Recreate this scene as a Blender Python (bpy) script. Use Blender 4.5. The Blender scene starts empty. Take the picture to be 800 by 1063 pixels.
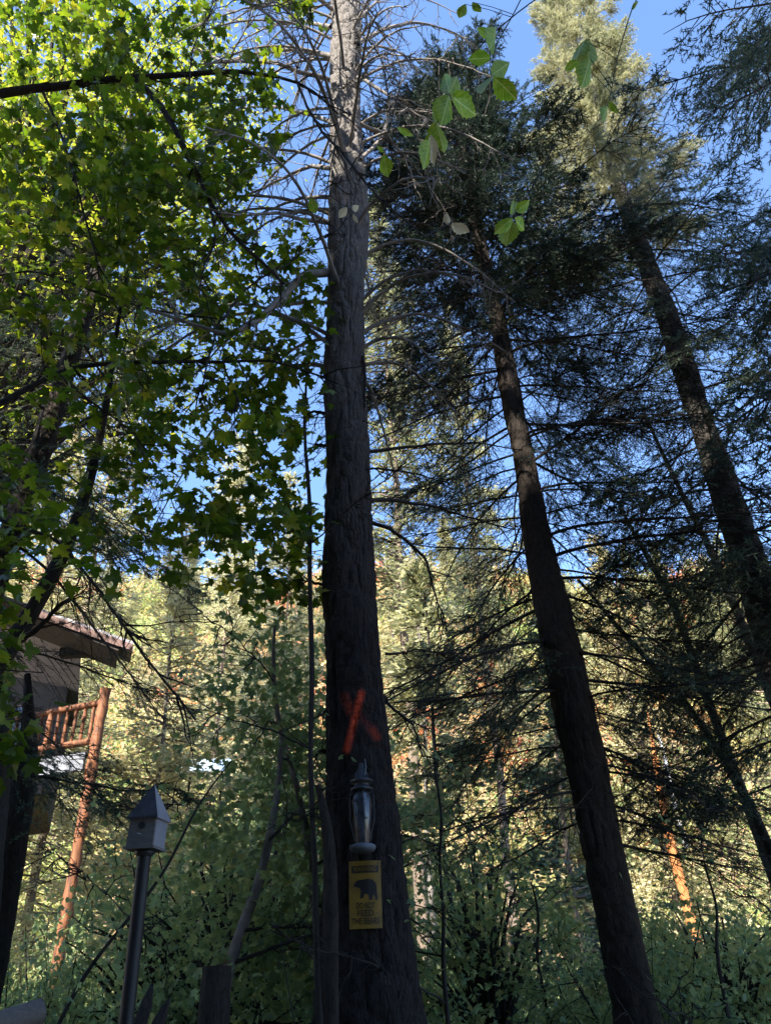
import bpy, math, random
import numpy as np
from mathutils import Matrix, Vector

# ------------------------------------------------------------------ camera, sky, sun, exposure
S = bpy.context.scene
COL = S.collection
rng = np.random.default_rng(11)
random.seed(11)
R = math.radians

FPX, PITCH, ROLL = 780.0, R(33.0), R(2.4)            # focal length in px of the 800x1063 photograph
CAM = np.array([0.0, 0.0, 1.6])
FW = np.array([0, math.cos(PITCH), math.sin(PITCH)])
U0 = np.array([0, -math.sin(PITCH), math.cos(PITCH)])
R0 = np.array([1.0, 0, 0])
RT = R0 * math.cos(ROLL) - U0 * math.sin(ROLL)
UP = U0 * math.cos(ROLL) + R0 * math.sin(ROLL)
cd = bpy.data.cameras.new('camera'); cam = bpy.data.objects.new('camera', cd); COL.objects.link(cam)
m = Matrix(((RT[0], UP[0], -FW[0], CAM[0]), (RT[1], UP[1], -FW[1], CAM[1]), (RT[2], UP[2], -FW[2], CAM[2]), (0, 0, 0, 1)))
cam.matrix_world = m
cd.sensor_fit = 'VERTICAL'; cd.sensor_height = 36; cd.lens = 36 * FPX / 1063
cd.clip_start = 0.05; cd.clip_end = 3000
S.camera = cam

SUN_EL, SUN_AZ = R(44), R(207)
w = bpy.data.worlds.new('World'); S.world = w; w.use_nodes = True
nt = w.node_tree
sky = nt.nodes.new('ShaderNodeTexSky'); sky.sky_type = 'NISHITA'; sky.sun_disc = False
sky.sun_elevation = SUN_EL; sky.sun_rotation = SUN_AZ
sky.altitude = 1600; sky.air_density = 1.0; sky.dust_density = 0.4; sky.ozone_density = 4.5
bg = nt.nodes['Background']; bg.inputs['Strength'].default_value = 0.15
nt.links.new(sky.outputs[0], bg.inputs[0])
ld = bpy.data.lights.new('sun', 'SUN'); ld.energy = 5.0; ld.angle = R(0.5); ld.color = (1.0, 0.93, 0.80)
sun = bpy.data.objects.new('sun', ld); COL.objects.link(sun)
sdir = Vector((math.sin(SUN_AZ) * math.cos(SUN_EL), math.cos(SUN_AZ) * math.cos(SUN_EL), math.sin(SUN_EL)))
sun.rotation_euler = sdir.to_track_quat('Z', 'Y').to_euler()
sun.location = sdir * 60
S.view_settings.view_transform = 'Standard'; S.view_settings.look = 'None'
S.view_settings.gamma = 1; S.view_settings.exposure = 1.98; S.view_settings.use_curve_mapping = False
S.render.engine = 'CYCLES'
S.cycles.max_bounces = 4; S.cycles.diffuse_bounces = 2; S.cycles.transmission_bounces = 2
S.cycles.glossy_bounces = 2
S.cycles.use_denoising = True; S.cycles.use_adaptive_sampling = True; S.cycles.adaptive_threshold = 0.03
try: S.cycles.denoiser = 'OPENIMAGEDENOISE'
except Exception: pass

# ------------------------------------------------------------------ helpers
def at(px, py, Y):
    """world point seen at photo pixel (px, py) standing Y metres ahead"""
    d = FW + RT * (px - 400) / FPX - UP * (py - 531.5) / FPX
    return CAM + d * (Y / d[1])
def depth(p): return float(np.dot(np.asarray(p) - CAM, FW))
def pix(P):
    q = np.asarray(P) - CAM
    d = q @ FW
    return 400 + FPX * (q @ RT) / d, 531.5 - FPX * (q @ UP) / d

class Geo:
    def __init__(s): s.V = []; s.F = []; s.n = 0; s.A = []
    def add(s, V, F, a=None):
        V = np.asarray(V, float).reshape(-1, 3)
        F = np.asarray(F, int)
        s.V.append(V); s.F.append(F + s.n); s.n += len(V)
        s.A.append(np.zeros((len(V), 3)) if a is None else np.broadcast_to(a, (len(V), 3)))
    def mesh(s, name, mat, smooth=False, attr=None):
        V = np.concatenate(s.V)
        me = bpy.data.meshes.new(name)
        me.vertices.add(len(V)); me.vertices.foreach_set('co', V.ravel())
        tot = np.concatenate([np.full(len(f), f.shape[1]) for f in s.F])
        idx = np.concatenate([f.ravel() for f in s.F])
        me.loops.add(len(idx)); me.loops.foreach_set('vertex_index', idx)
        me.polygons.add(len(tot))
        st = np.concatenate([[0], np.cumsum(tot)[:-1]])
        me.polygons.foreach_set('loop_start', st); me.polygons.foreach_set('loop_total', tot)
        me.update(calc_edges=True)
        if smooth: me.polygons.foreach_set('use_smooth', np.ones(len(tot), bool))
        else: me.polygons.foreach_set('use_smooth', np.zeros(len(tot), bool))
        if attr:
            a = me.attributes.new(attr, 'FLOAT_VECTOR', 'POINT')
            a.data.foreach_set('vector', np.concatenate(s.A).ravel())
        me.materials.append(mat)
        return me
    def build(s, name, mat, parent=None, smooth=False, attr=None):
        o = bpy.data.objects.new(name, s.mesh(name, mat, smooth, attr)); COL.objects.link(o)
        if parent is not None: o.parent = parent
        return o

def tag(o, label, cat=None, group=None, kind=None):
    if label: o['label'] = label
    if cat: o['category'] = cat
    if group: o['group'] = group
    if kind: o['kind'] = kind
    return o
def empty(name, loc=(0, 0, 0), label=None, cat=None, group=None):
    o = bpy.data.objects.new(name, None); COL.objects.link(o); o.location = loc; o.empty_display_size = .2
    return tag(o, label, cat, group)
def copy_tree(o, parent=None):
    c = o.copy(); COL.objects.link(c)
    if parent is not None: c.parent = parent
    for ch in list(o.children): copy_tree(ch, c)
    return c
def unit(v): return v / np.maximum(np.linalg.norm(v, axis=-1, keepdims=True), 1e-9)

def tubes(P, Rd, s=4, cap=False):
    """P (N,K,3) centre lines, Rd (N,K) radii -> verts, quads"""
    P = np.asarray(P, float); Rd = np.asarray(Rd, float)
    if P.ndim == 2: P = P[None]; Rd = Rd[None]
    N, K, _ = P.shape
    T = unit(np.gradient(P, axis=1))
    ref = np.where(np.abs(T[:, :1, 2:3]) > 0.8, np.array([[[1., 0, 0]]]), np.array([[[0, 0, 1.]]]))
    ref = np.broadcast_to(ref, T.shape)
    A = unit(np.cross(T, ref)); B = np.cross(T, A)
    th = np.arange(s) * 2 * math.pi / s
    V = P[:, :, None] + Rd[:, :, None, None] * (A[:, :, None] * np.cos(th)[None, None, :, None] + B[:, :, None] * np.sin(th)[None, None, :, None])
    i = np.arange(N)[:, None, None] * K * s + np.arange(K - 1)[None, :, None] * s
    j = np.arange(s)[None, None, :]; j2 = (j + 1) % s
    F = np.stack([i + j, i + j2, i + s + j2, i + s + j], -1).reshape(-1, 4)
    return V.reshape(-1, 3), F
def resample(pts, n):
    pts = np.asarray(pts, float)
    t = np.concatenate([[0], np.cumsum(np.linalg.norm(np.diff(pts[:, :3], axis=0), axis=1))]); t /= t[-1]
    tt = np.linspace(0, 1, n)
    out = np.stack([np.interp(tt, t, pts[:, k]) for k in range(pts.shape[1])], 1)
    for _ in range(max(1, n // 14)):
        o2 = out.copy(); o2[1:-1] = (out[:-2] + 2 * out[1:-1] + out[2:]) / 4; out = o2
    return out
def stamp(TV, TF, pos, Yd, Nd, sc):
    """merge copies of a leaf template: Yd leaf direction, Nd leaf normal"""
    Yd = unit(Yd); X = unit(np.cross(Yd, Nd)); Z = np.cross(X, Yd)
    M = np.stack([X, Yd, Z], 1) * np.asarray(sc)[:, None, None] if np.ndim(sc) == 1 else np.stack([X * sc[:, :1], Yd * sc[:, 1:2], Z * sc[:, :1]], 1)
    V = np.einsum('vk,nkj->nvj', TV, M) + pos[:, None]
    F = (TF[None] + (np.arange(len(pos)) * len(TV))[:, None, None]).reshape(-1, TF.shape[1])
    return V.reshape(-1, 3), F
def rdir(n, zs=1.0):
    v = rng.normal(size=(n, 3)); v[:, 2] *= zs; return unit(v)
def vnoise(u, v, nu, nv, seed):
    r = np.random.default_rng(seed); G = r.random((nu, nv + 2))
    U = (u * nu) % nu; Vv = np.clip(v * nv, 0, nv)
    i = U.astype(int) % nu; j = np.minimum(Vv.astype(int), nv); fu = U - np.floor(U); fv = Vv - j
    fu = fu * fu * (3 - 2 * fu); fv = fv * fv * (3 - 2 * fv); i2 = (i + 1) % nu
    return (G[i, j] * (1 - fu) + G[i2, j] * fu) * (1 - fv) + (G[i, j + 1] * (1 - fu) + G[i2, j + 1] * fu) * fv
def box(g, c, sx, sy, sz, M=None):
    v = np.array([[x, y, z] for x in (-.5, .5) for y in (-.5, .5) for z in (-.5, .5)]) * [sx, sy, sz]
    if M is not None: v = v @ np.asarray(M).T
    g.add(v + np.asarray(c), [[0, 1, 3, 2], [4, 6, 7, 5], [0, 4, 5, 1], [2, 3, 7, 6], [0, 2, 6, 4], [1, 5, 7, 3]])

# ------------------------------------------------------------------ materials
def mat(name): 
    m = bpy.data.materials.new(name); m.use_nodes = True
    return m, m.node_tree, m.node_tree.nodes['Principled BSDF']
def ramp(nt, cols):
    r = nt.nodes.new('ShaderNodeValToRGB'); e = r.color_ramp.elements
    while len(e) < len(cols): e.new(0.5)
    for k, (p, c) in enumerate(cols): e[k].position = p; e[k].color = (*c, 1)
    return r
def leaf_mat(name, cols, trans=0.5, rough=0.5, obvar=0.35, attr=None):
    m, nt, b = mat(name)
    L = nt.links.new
    geo = nt.nodes.new('ShaderNodeNewGeometry'); oi = nt.nodes.new('ShaderNodeObjectInfo')
    mx = nt.nodes.new('ShaderNodeMix'); mx.inputs[0].default_value = obvar
    L(geo.outputs['Random Per Island'], mx.inputs[2]); L(oi.outputs['Random'], mx.inputs[3])
    r = ramp(nt, cols); L(mx.outputs[0], r.inputs[0]); col = r.outputs[0]
    if attr:
        a = nt.nodes.new('ShaderNodeAttribute'); a.attribute_name = attr
        h = nt.nodes.new('ShaderNodeHueSaturation'); L(a.outputs['Color'], h.inputs['Color'])
        mr = nt.nodes.new('ShaderNodeMapRange'); L(geo.outputs['Random Per Island'], mr.inputs[0]); mr.inputs[3].default_value = 0.55; mr.inputs[4].default_value = 1.5
        L(mr.outputs[0], h.inputs['Value']); col = h.outputs[0]
    L(col, b.inputs['Base Color']); b.inputs['Roughness'].default_value = rough
    b.inputs['Specular IOR Level'].default_value = 0.35
    t = nt.nodes.new('ShaderNodeBsdfTranslucent')
    hs = nt.nodes.new('ShaderNodeHueSaturation'); hs.inputs['Saturation'].default_value = 1.1; hs.inputs['Value'].default_value = 1.7; hs.inputs['Hue'].default_value = 0.485
    L(col, hs.inputs['Color']); L(hs.outputs[0], t.inputs[0])
    ms = nt.nodes.new('ShaderNodeMixShader'); ms.inputs[0].default_value = trans
    L(b.outputs[0], ms.inputs[1]); L(t.outputs[0], ms.inputs[2]); L(ms.outputs[0], nt.nodes['Material Output'].inputs[0])
    return m
def bark_mat(name, dark, light, sc=9.0, stretch=0.16, bump=0.5, paint=False, lichen=None, upper=None):
    m, nt, b = mat(name); L = nt.links.new
    tc = nt.nodes.new('ShaderNodeTexCoord'); mp = nt.nodes.new('ShaderNodeMapping'); mp.inputs['Scale'].default_value = (sc * 1.5, sc * 1.5, sc * 1.5 * stretch)
    L(tc.outputs['Object'], mp.inputs[0])
    n1 = nt.nodes.new('ShaderNodeTexNoise'); n1.inputs['Scale'].default_value = 1.6; n1.inputs['Detail'].default_value = 7; n1.inputs['Roughness'].default_value = .65
    v = nt.nodes.new('ShaderNodeTexVoronoi'); v.feature = 'DISTANCE_TO_EDGE'; v.inputs['Scale'].default_value = 2.2
    n0 = nt.nodes.new('ShaderNodeTexNoise'); n0.inputs['Scale'].default_value = 2.0; L(mp.outputs[0], n0.inputs[0])
    md = nt.nodes.new('ShaderNodeMix'); md.data_type = 'VECTOR'; md.inputs[0].default_value = .3
    L(mp.outputs[0], md.inputs[4]); L(n0.outputs['Color'], md.inputs[5]); L(md.outputs[1], v.inputs[0])
    L(mp.outputs[0], n1.inputs[0])
    vr = nt.nodes.new('ShaderNodeMapRange'); vr.inputs[2].default_value = .10; vr.inputs[3].default_value = .35; L(v.outputs['Distance'], vr.inputs[0])
    mul = nt.nodes.new('ShaderNodeMath'); mul.operation = 'MULTIPLY'; L(vr.outputs[0], mul.inputs[0]); L(n1.outputs[0], mul.inputs[1])
    add = nt.nodes.new('ShaderNodeMath'); add.operation = 'MULTIPLY_ADD'; L(n1.outputs[0], add.inputs[0]); add.inputs[1].default_value = .5; L(mul.outputs[0], add.inputs[2])
    r = ramp(nt, [(0.22, dark), (0.48, tuple((a + c) / 2 for a, c in zip(dark, light))), (0.8, light)]); L(add.outputs[0], r.inputs[0])
    col = r.outputs[0]
    if lichen:
        n3 = nt.nodes.new('ShaderNodeTexNoise'); n3.inputs['Scale'].default_value = 1.7; n3.inputs['Detail'].default_value = 5; L(tc.outputs['Object'], n3.inputs[0])
        mr = nt.nodes.new('ShaderNodeMapRange'); mr.inputs[1].default_value = .5; mr.inputs[2].default_value = .68; mr.inputs[4].default_value = .7; L(n3.outputs[0], mr.inputs[0])
        mm = nt.nodes.new('ShaderNodeMix'); mm.data_type = 'RGBA'; L(mr.outputs[0], mm.inputs[0]); L(col, mm.inputs[6]); mm.inputs[7].default_value = (*lichen, 1); col = mm.outputs[2]
    if upper:                                        # bark colour mixes paler high on the bole
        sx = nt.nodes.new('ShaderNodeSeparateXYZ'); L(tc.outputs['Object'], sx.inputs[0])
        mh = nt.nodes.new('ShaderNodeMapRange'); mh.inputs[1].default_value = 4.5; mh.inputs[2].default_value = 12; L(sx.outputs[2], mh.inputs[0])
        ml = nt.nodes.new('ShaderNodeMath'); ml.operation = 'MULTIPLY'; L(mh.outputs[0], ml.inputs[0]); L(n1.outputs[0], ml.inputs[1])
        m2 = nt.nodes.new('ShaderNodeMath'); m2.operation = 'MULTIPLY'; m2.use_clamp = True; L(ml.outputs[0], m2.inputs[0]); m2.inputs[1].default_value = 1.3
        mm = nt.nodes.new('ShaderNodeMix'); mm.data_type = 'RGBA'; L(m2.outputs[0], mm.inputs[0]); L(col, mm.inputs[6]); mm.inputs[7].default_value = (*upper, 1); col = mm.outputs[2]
    if paint:
        a = nt.nodes.new('ShaderNodeAttribute'); a.attribute_name = 'paint'
        sp = nt.nodes.new('ShaderNodeSeparateXYZ'); L(a.outputs['Vector'], sp.inputs[0])
        n2 = nt.nodes.new('ShaderNodeTexNoise'); n2.inputs['Scale'].default_value = 38; n2.inputs['Detail'].default_value = 5; L(tc.outputs['Object'], n2.inputs[0])
        mr = nt.nodes.new('ShaderNodeMath'); mr.operation = 'MULTIPLY_ADD'; L(n2.outputs[0], mr.inputs[0]); mr.inputs[1].default_value = 2.2; mr.inputs[2].default_value = -1.2
        ad = nt.nodes.new('ShaderNodeMath'); ad.operation = 'MULTIPLY_ADD'; L(mr.outputs[0], ad.inputs[0]); L(sp.outputs[0], ad.inputs[1]); L(sp.outputs[0], ad.inputs[2]); ad.use_clamp = True
        mm = nt.nodes.new('ShaderNodeMix'); mm.data_type = 'RGBA'; L(ad.outputs[0], mm.inputs[0]); L(col, mm.inputs[6]); mm.inputs[7].default_value = (.62, .075, .03, 1); col = mm.outputs[2]
    L(col, b.inputs['Base Color']); b.inputs['Roughness'].default_value = .9; b.inputs['Specular IOR Level'].default_value = .2
    bp = nt.nodes.new('ShaderNodeBump'); bp.inputs['Strength'].default_value = bump; bp.inputs['Distance'].default_value = .02
    L(add.outputs[0], bp.inputs['Height']); L(bp.outputs[0], b.inputs['Normal'])
    return m
def plain(name, col, rough=.7, var=.25, sc=12, metal=0, stretch=(1, 1, 1)):
    m, nt, b = mat(name); L = nt.links.new
    tc = nt.nodes.new('ShaderNodeTexCoord'); mp = nt.nodes.new('ShaderNodeMapping'); mp.inputs['Scale'].default_value = stretch
    n = nt.nodes.new('ShaderNodeTexNoise'); n.inputs['Scale'].default_value = sc; n.inputs['Detail'].default_value = 6
    L(tc.outputs['Object'], mp.inputs[0]); L(mp.outputs[0], n.inputs[0])
    r = ramp(nt, [(.3, tuple(c * (1 - var) for c in col)), (.7, tuple(min(1, c * (1 + var)) for c in col))]); L(n.outputs[0], r.inputs[0])
    L(r.outputs[0], b.inputs['Base Color']); b.inputs['Roughness'].default_value = rough; b.inputs['Metallic'].default_value = metal
    bp = nt.nodes.new('ShaderNodeBump'); bp.inputs['Strength'].default_value = .15; L(n.outputs[0], bp.inputs['Height']); L(bp.outputs[0], b.inputs['Normal'])
    return m

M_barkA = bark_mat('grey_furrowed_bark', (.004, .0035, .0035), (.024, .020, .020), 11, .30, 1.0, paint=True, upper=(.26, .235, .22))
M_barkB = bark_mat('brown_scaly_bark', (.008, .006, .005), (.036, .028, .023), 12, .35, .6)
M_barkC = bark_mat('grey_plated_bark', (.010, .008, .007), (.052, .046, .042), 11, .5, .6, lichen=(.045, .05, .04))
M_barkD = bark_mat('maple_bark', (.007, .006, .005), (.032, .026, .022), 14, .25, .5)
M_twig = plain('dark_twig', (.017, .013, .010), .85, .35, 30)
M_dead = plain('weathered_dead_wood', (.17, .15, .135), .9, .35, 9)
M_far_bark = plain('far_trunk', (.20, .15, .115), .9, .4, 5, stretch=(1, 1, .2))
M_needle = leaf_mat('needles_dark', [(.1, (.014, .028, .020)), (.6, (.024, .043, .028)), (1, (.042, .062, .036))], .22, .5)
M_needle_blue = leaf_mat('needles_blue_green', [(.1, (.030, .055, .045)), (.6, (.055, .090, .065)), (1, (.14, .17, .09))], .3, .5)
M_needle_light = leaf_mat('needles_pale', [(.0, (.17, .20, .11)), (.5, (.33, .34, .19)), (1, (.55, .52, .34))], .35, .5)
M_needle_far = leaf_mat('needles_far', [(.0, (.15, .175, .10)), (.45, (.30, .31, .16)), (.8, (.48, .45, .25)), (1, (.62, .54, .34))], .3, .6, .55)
M_maple = leaf_mat('maple_leaf', [(.0, (.03, .06, .010)), (.5, (.06, .11, .014)), (.85, (.13, .175, .022)), (1, (.34, .29, .04))], .55, .42, .1)
M_sunleaf = leaf_mat('yellowing_leaf', [(.0, (.14, .20, .03)), (.5, (.27, .31, .05)), (1, (.45, .40, .09))], .5, .45)
M_bush = leaf_mat('shrub_leaf', [(.0, (.09, .15, .075)), (.45, (.17, .245, .11)), (.8, (.28, .33, .13)), (1, (.46, .40, .18))], .45, .5, .45)
M_weed = leaf_mat('undergrowth_leaf', [(.0, (.12, .16, .09)), (.5, (.22, .25, .13)), (.85, (.32, .27, .17)), (1, (.42, .30, .21))], .35, .6, .4)
M_hillshrub = leaf_mat('hill_shrub', [(0, (.1, .1, .1)), (1, (.2, .2, .2))], .35, .6, .5, attr='tint')
M_fresh = leaf_mat('fresh_leaf', [(.0, (.14, .27, .03)), (1, (.24, .36, .05))], .6, .35, .1)
def veins(m, dark, pale):
    nt = m.node_tree; L = nt.links.new; b = nt.nodes['Principled BSDF']
    a = nt.nodes.new('ShaderNodeAttribute'); a.attribute_name = 'leafco'; sp = nt.nodes.new('ShaderNodeSeparateXYZ'); L(a.outputs['Vector'], sp.inputs[0])
    def M(op, x, y=None, z=None):
        n = nt.nodes.new('ShaderNodeMath'); n.operation = op
        for i, v in enumerate((x, y, z)):
            if v is None: continue
            if isinstance(v, (int, float)): n.inputs[i].default_value = v
            else: L(v, n.inputs[i])
        return n.outputs[0]
    ax = M('ABSOLUTE', sp.outputs[0]); mid = M('LESS_THAN', ax, .014)
    sv = M('LESS_THAN', M('FRACT', M('MULTIPLY', M('SUBTRACT', sp.outputs[1], M('MULTIPLY', ax, .9)), 7)), .10)
    v = M('MAXIMUM', mid, M('MULTIPLY', sv, .6))
    tc = nt.nodes.new('ShaderNodeTexCoord'); n = nt.nodes.new('ShaderNodeTexNoise'); n.inputs['Scale'].default_value = 70; n.inputs['Detail'].default_value = 4; L(tc.outputs['Object'], n.inputs[0])
    r = ramp(nt, [(.3, dark), (.62, pale), (.74, (.30, .24, .08))]); L(n.outputs[0], r.inputs[0])
    mx = nt.nodes.new('ShaderNodeMix'); mx.data_type = 'RGBA'; L(v, mx.inputs[0]); L(r.outputs[0], mx.inputs[6]); mx.inputs[7].default_value = (.34, .42, .14, 1)
    for l in list(nt.links):
        if l.to_socket == b.inputs['Base Color'] or (l.to_node.type == 'HUE_SAT' and l.to_socket.name == 'Color'): tgt = l.to_socket; nt.links.remove(l); L(mx.outputs[2], tgt)
veins(M_fresh, (.10, .20, .025), (.19, .30, .04))
M_dryleaf = leaf_mat('dry_leaf', [(.0, (.36, .33, .2)), (1, (.5, .45, .28))], .45, .6, .1)

# ------------------------------------------------------------------ ground and hill
def hz(x, y):
    x = np.asarray(x, float); y = np.asarray(y, float)
    base = -0.25 - .05 * np.clip(y - 4, 0, 12)
    rise = np.clip(y - 20, 0, 86)
    h = base + rise * 0.66 * (1 - np.exp(-rise / 10))
    h = h - 0.10 * np.clip(y - 106, 0, 400)
    k = np.clip((y - 22) / 30, 0, 1)
    h += k * (1.9 * np.sin(x * .11 + 1.3) + 1.2 * np.sin(x * .23 + y * .09) + .8 * np.sin(y * .21 - x * .05)) + k * (-0.045 * x)
    h += .06 * np.sin(x * 1.7) * np.sin(y * 1.3)
    return h
m_ground, nt, b = mat('dry_forest_soil'); L = nt.links.new
tc = nt.nodes.new('ShaderNodeTexCoord')
n = nt.nodes.new('ShaderNodeTexNoise'); n.inputs['Scale'].default_value = .18; n.inputs['Detail'].default_value = 9; n.inputs['Roughness'].default_value = .7
L(tc.outputs['Object'], n.inputs[0])
r = ramp(nt, [(.32, (.11, .11, .055)), (.45, (.19, .16, .08)), (.58, (.30, .19, .11)), (.72, (.36, .25, .15))]); L(n.outputs[0], r.inputs[0]); L(r.outputs[0], b.inputs['Base Color'])
b.inputs['Roughness'].default_value = .95
n2 = nt.nodes.new('ShaderNodeTexNoise'); n2.inputs['Scale'].default_value = 6; n2.inputs['Detail'].default_value = 8; L(tc.outputs['Object'], n2.inputs[0])
bp = nt.nodes.new('ShaderNodeBump'); bp.inputs['Strength'].default_value = .6; bp.inputs['Distance'].default_value = .15; L(n2.outputs[0], bp.inputs['Height']); L(bp.outputs[0], b.inputs['Normal'])
xs = np.unique(np.concatenate([np.linspace(-20, 20, 81), np.linspace(-160, 160, 161), [-1200, -500, 500, 1200]]))
ys = np.unique(np.concatenate([np.linspace(-30, 30, 121), np.linspace(30, 200, 171), [-900, -300, 400, 900]]))
X, Yg = np.meshgrid(xs, ys); Z = hz(X, Yg)
g = Geo(); nx = len(xs); ny = len(ys)
i = (np.arange(ny - 1)[:, None] * nx + np.arange(nx - 1)[None]).ravel()
g.add(np.stack([X, Yg, Z], -1).reshape(-1, 3), np.stack([i, i + 1, i + nx + 1, i + nx], 1))
o = g.build('ground', m_ground, smooth=True); tag(o, 'dry forest ground rising into a steep sunlit hillside', kind='structure')

# ------------------------------------------------------------------ leaf templates
def fan(outline, centre, fold=.0):
    P = np.array([[*centre, 0]] + [[x, y, 0] for x, y in outline]); P[:, 2] = -fold * np.abs(P[:, 0]) - .12 * P[:, 1] ** 2
    n = len(outline); return P, np.array([[0, 1 + k, 1 + (k + 1) % n] for k in range(n)])
hm = [(.03, 0), (.14, -.04), (.40, -.03), (.36, .08), (.34, .16), (.48, .22), (.62, .36), (.46, .38), (.44, .48), (.30, .44), (.17, .50), (.20, .62), (.26, .74), (.13, .76), (.06, .88)]
MAPLE = fan([(x, y) for x, y in hm] + [(0, 1.05)] + [(-x, y) for x, y in hm[::-1]], (0, .28), .25)
SIMPLE = (np.array([[0, 0, 0], [.2, .3, -.06], [.19, .62, -.08], [0, 1, -.12], [-.19, .62, -.08], [-.2, .3, -.06]]), np.array([[0, 1, 2, 3], [0, 3, 4, 5]]))
BLADE = (np.array([[-.5, 0, 0], [.5, 0, 0], [.32, 1, 0]]), np.array([[0, 1, 2]]))
QUADL = (np.array([[0, 0, 0], [.5, .45, 0.1], [0, 1, 0], [-.5, .4, 0.05]]), np.array([[0, 1, 2, 3]]))

# ------------------------------------------------------------------ conifer branch templates (x = outwards, length 1 = about 2.2 m)
def conifer_branch(seed, live, L=2.2, dens=1.0, droop=.25, nd=.045, nw=.0085):
    rr = np.random.default_rng(seed)
    g = Geo(); gn = Geo()
    K = 12; t = np.linspace(0, 1, K)
    ax = np.stack([t * L, .10 * L * np.sin(t * 3 + seed) * t + .05 * np.cumsum(rr.normal(size=K)) * .5 * t, -droop * L * t ** 1.5 + .18 * L * np.maximum(t - .6, 0) ** 1.2 + .02 * rr.normal(size=K) * t], 1)
    g.add(*tubes(ax, (.015 * (1 - t) ** .8 + .0025) * L / 2.2, 5))
    n = int(34 * dens); ts = np.sort(rr.uniform(.12, 1, n)); side = np.where(np.arange(n) % 2, 1, -1)
    base = np.stack([np.interp(ts, t, ax[:, k]) for k in range(3)], 1)
    ln = (.10 + .42 * (1 - ts) ** .8 * np.minimum(1, ts * 3 + .2)) * L * rr.uniform(.55, 1.1, n)
    ang = rr.uniform(.35, 1.3, n) * side
    d = np.stack([np.cos(ang), np.sin(ang), rr.uniform(-.7, .4, n)], 1); d = unit(d)
    k2 = 6; u = np.linspace(0, 1, k2)
    tw = base[:, None] + d[:, None] * (ln[:, None] * u)[..., None] + np.array([.10, 0, -.38]) * (ln[:, None] * u ** 2)[..., None] + np.cumsum(rr.normal(size=(n, k2, 3)), 1) * .014 * u[None, :, None]
    g.add(*tubes(tw, np.broadcast_to((.004 * (1 - u) + .0016), (n, k2)), 3))
    # sub twigs
    m = 6 if live else 5; P = []; D = []; LL = []
    for q in range(m):
        uu = rr.uniform(.15, 1, n); ii = np.clip((uu * (k2 - 1)).astype(int), 0, k2 - 2); f = uu * (k2 - 1) - ii
        a = tw[np.arange(n), ii] * (1 - f)[:, None] + tw[np.arange(n), ii + 1] * f[:, None]
        s2 = rr.choice([-1, 1], n); an = ang + s2 * rr.uniform(.5, 1.0, n)
        P.append(a); D.append(unit(np.stack([np.cos(an), np.sin(an), rr.uniform(-.6, .2, n)], 1))); LL.append(ln * rr.uniform(.15, .45, n) + .03)
    P = np.concatenate(P); D = np.concatenate(D); LL = np.concatenate(LL); k3 = 4; v = np.linspace(0, 1, k3)
    st = P[:, None] + D[:, None] * (LL[:, None] * v)[..., None] + np.array([0, 0, -.3]) * (LL[:, None] * v ** 2)[..., None] + rr.normal(size=(len(P), k3, 3)) * .006
    g.add(*tubes(st, np.broadcast_to(.002 * (1 - v) + .0011, (len(P), k3)), 3))
    def needles(lines, per_m, ln_n):
        N, K_, _ = lines.shape
        seg = np.linalg.norm(lines[:, -1] - lines[:, 0], axis=1); cnt = np.maximum(2, (seg * per_m).astype(int))
        idx = np.repeat(np.arange(N), cnt); tt = rr.uniform(.05, 1, len(idx)) * (K_ - 1); ii = np.clip(tt.astype(int), 0, K_ - 2); f = (tt - ii)[:, None]
        p = lines[idx, ii] * (1 - f) + lines[idx, ii + 1] * f; ax_ = unit(lines[idx, ii + 1] - lines[idx, ii])
        r_ = unit(rr.normal(size=(len(idx), 3)) * [1, 1, .6]); dd = unit(ax_ * .8 + r_)
        sc = np.stack([np.full(len(idx), nw), rr.uniform(.6, 1.15, len(idx)) * ln_n], 1)
        gn.add(*stamp(*BLADE, p, dd, unit(rr.normal(size=dd.shape)), sc))
    if live:
        needles(st, 110 * dens, nd); needles(tw[:, 2:], 80 * dens, nd)
    else:
        needles(st[rr.random(len(st)) < .25], 40, nd * .8)
    return g, gn
def branch_set(n, seed, live, mneedle, name, mwood, **k):
    out = []
    for q in range(n):
        kk = dict(k); kk['droop'] = k.get('droop', .25) * (.6 + .32 * q)
        g, gn = conifer_branch(seed + q, live, **kk)
        out.append((g.mesh(name, mwood), gn.mesh('needles', mneedle)))
    return out
def put_branch(variants, k, parent, loc, az, tilt, scale, name, roll=0):
    w_, n_ = variants[k % len(variants)]
    o = bpy.data.objects.new(name, w_); COL.objects.link(o); o.parent = parent
    o.matrix_local = Matrix.Translation(Vector(loc) - parent.location) @ Matrix.Rotation(az, 4, 'Z') @ Matrix.Rotation(-tilt, 4, 'Y') @ Matrix.Rotation(roll, 4, 'X') @ Matrix.Diagonal((scale, scale, scale, 1))
    c = bpy.data.objects.new('needles', n_); COL.objects.link(c); c.parent = o
    return o

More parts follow.
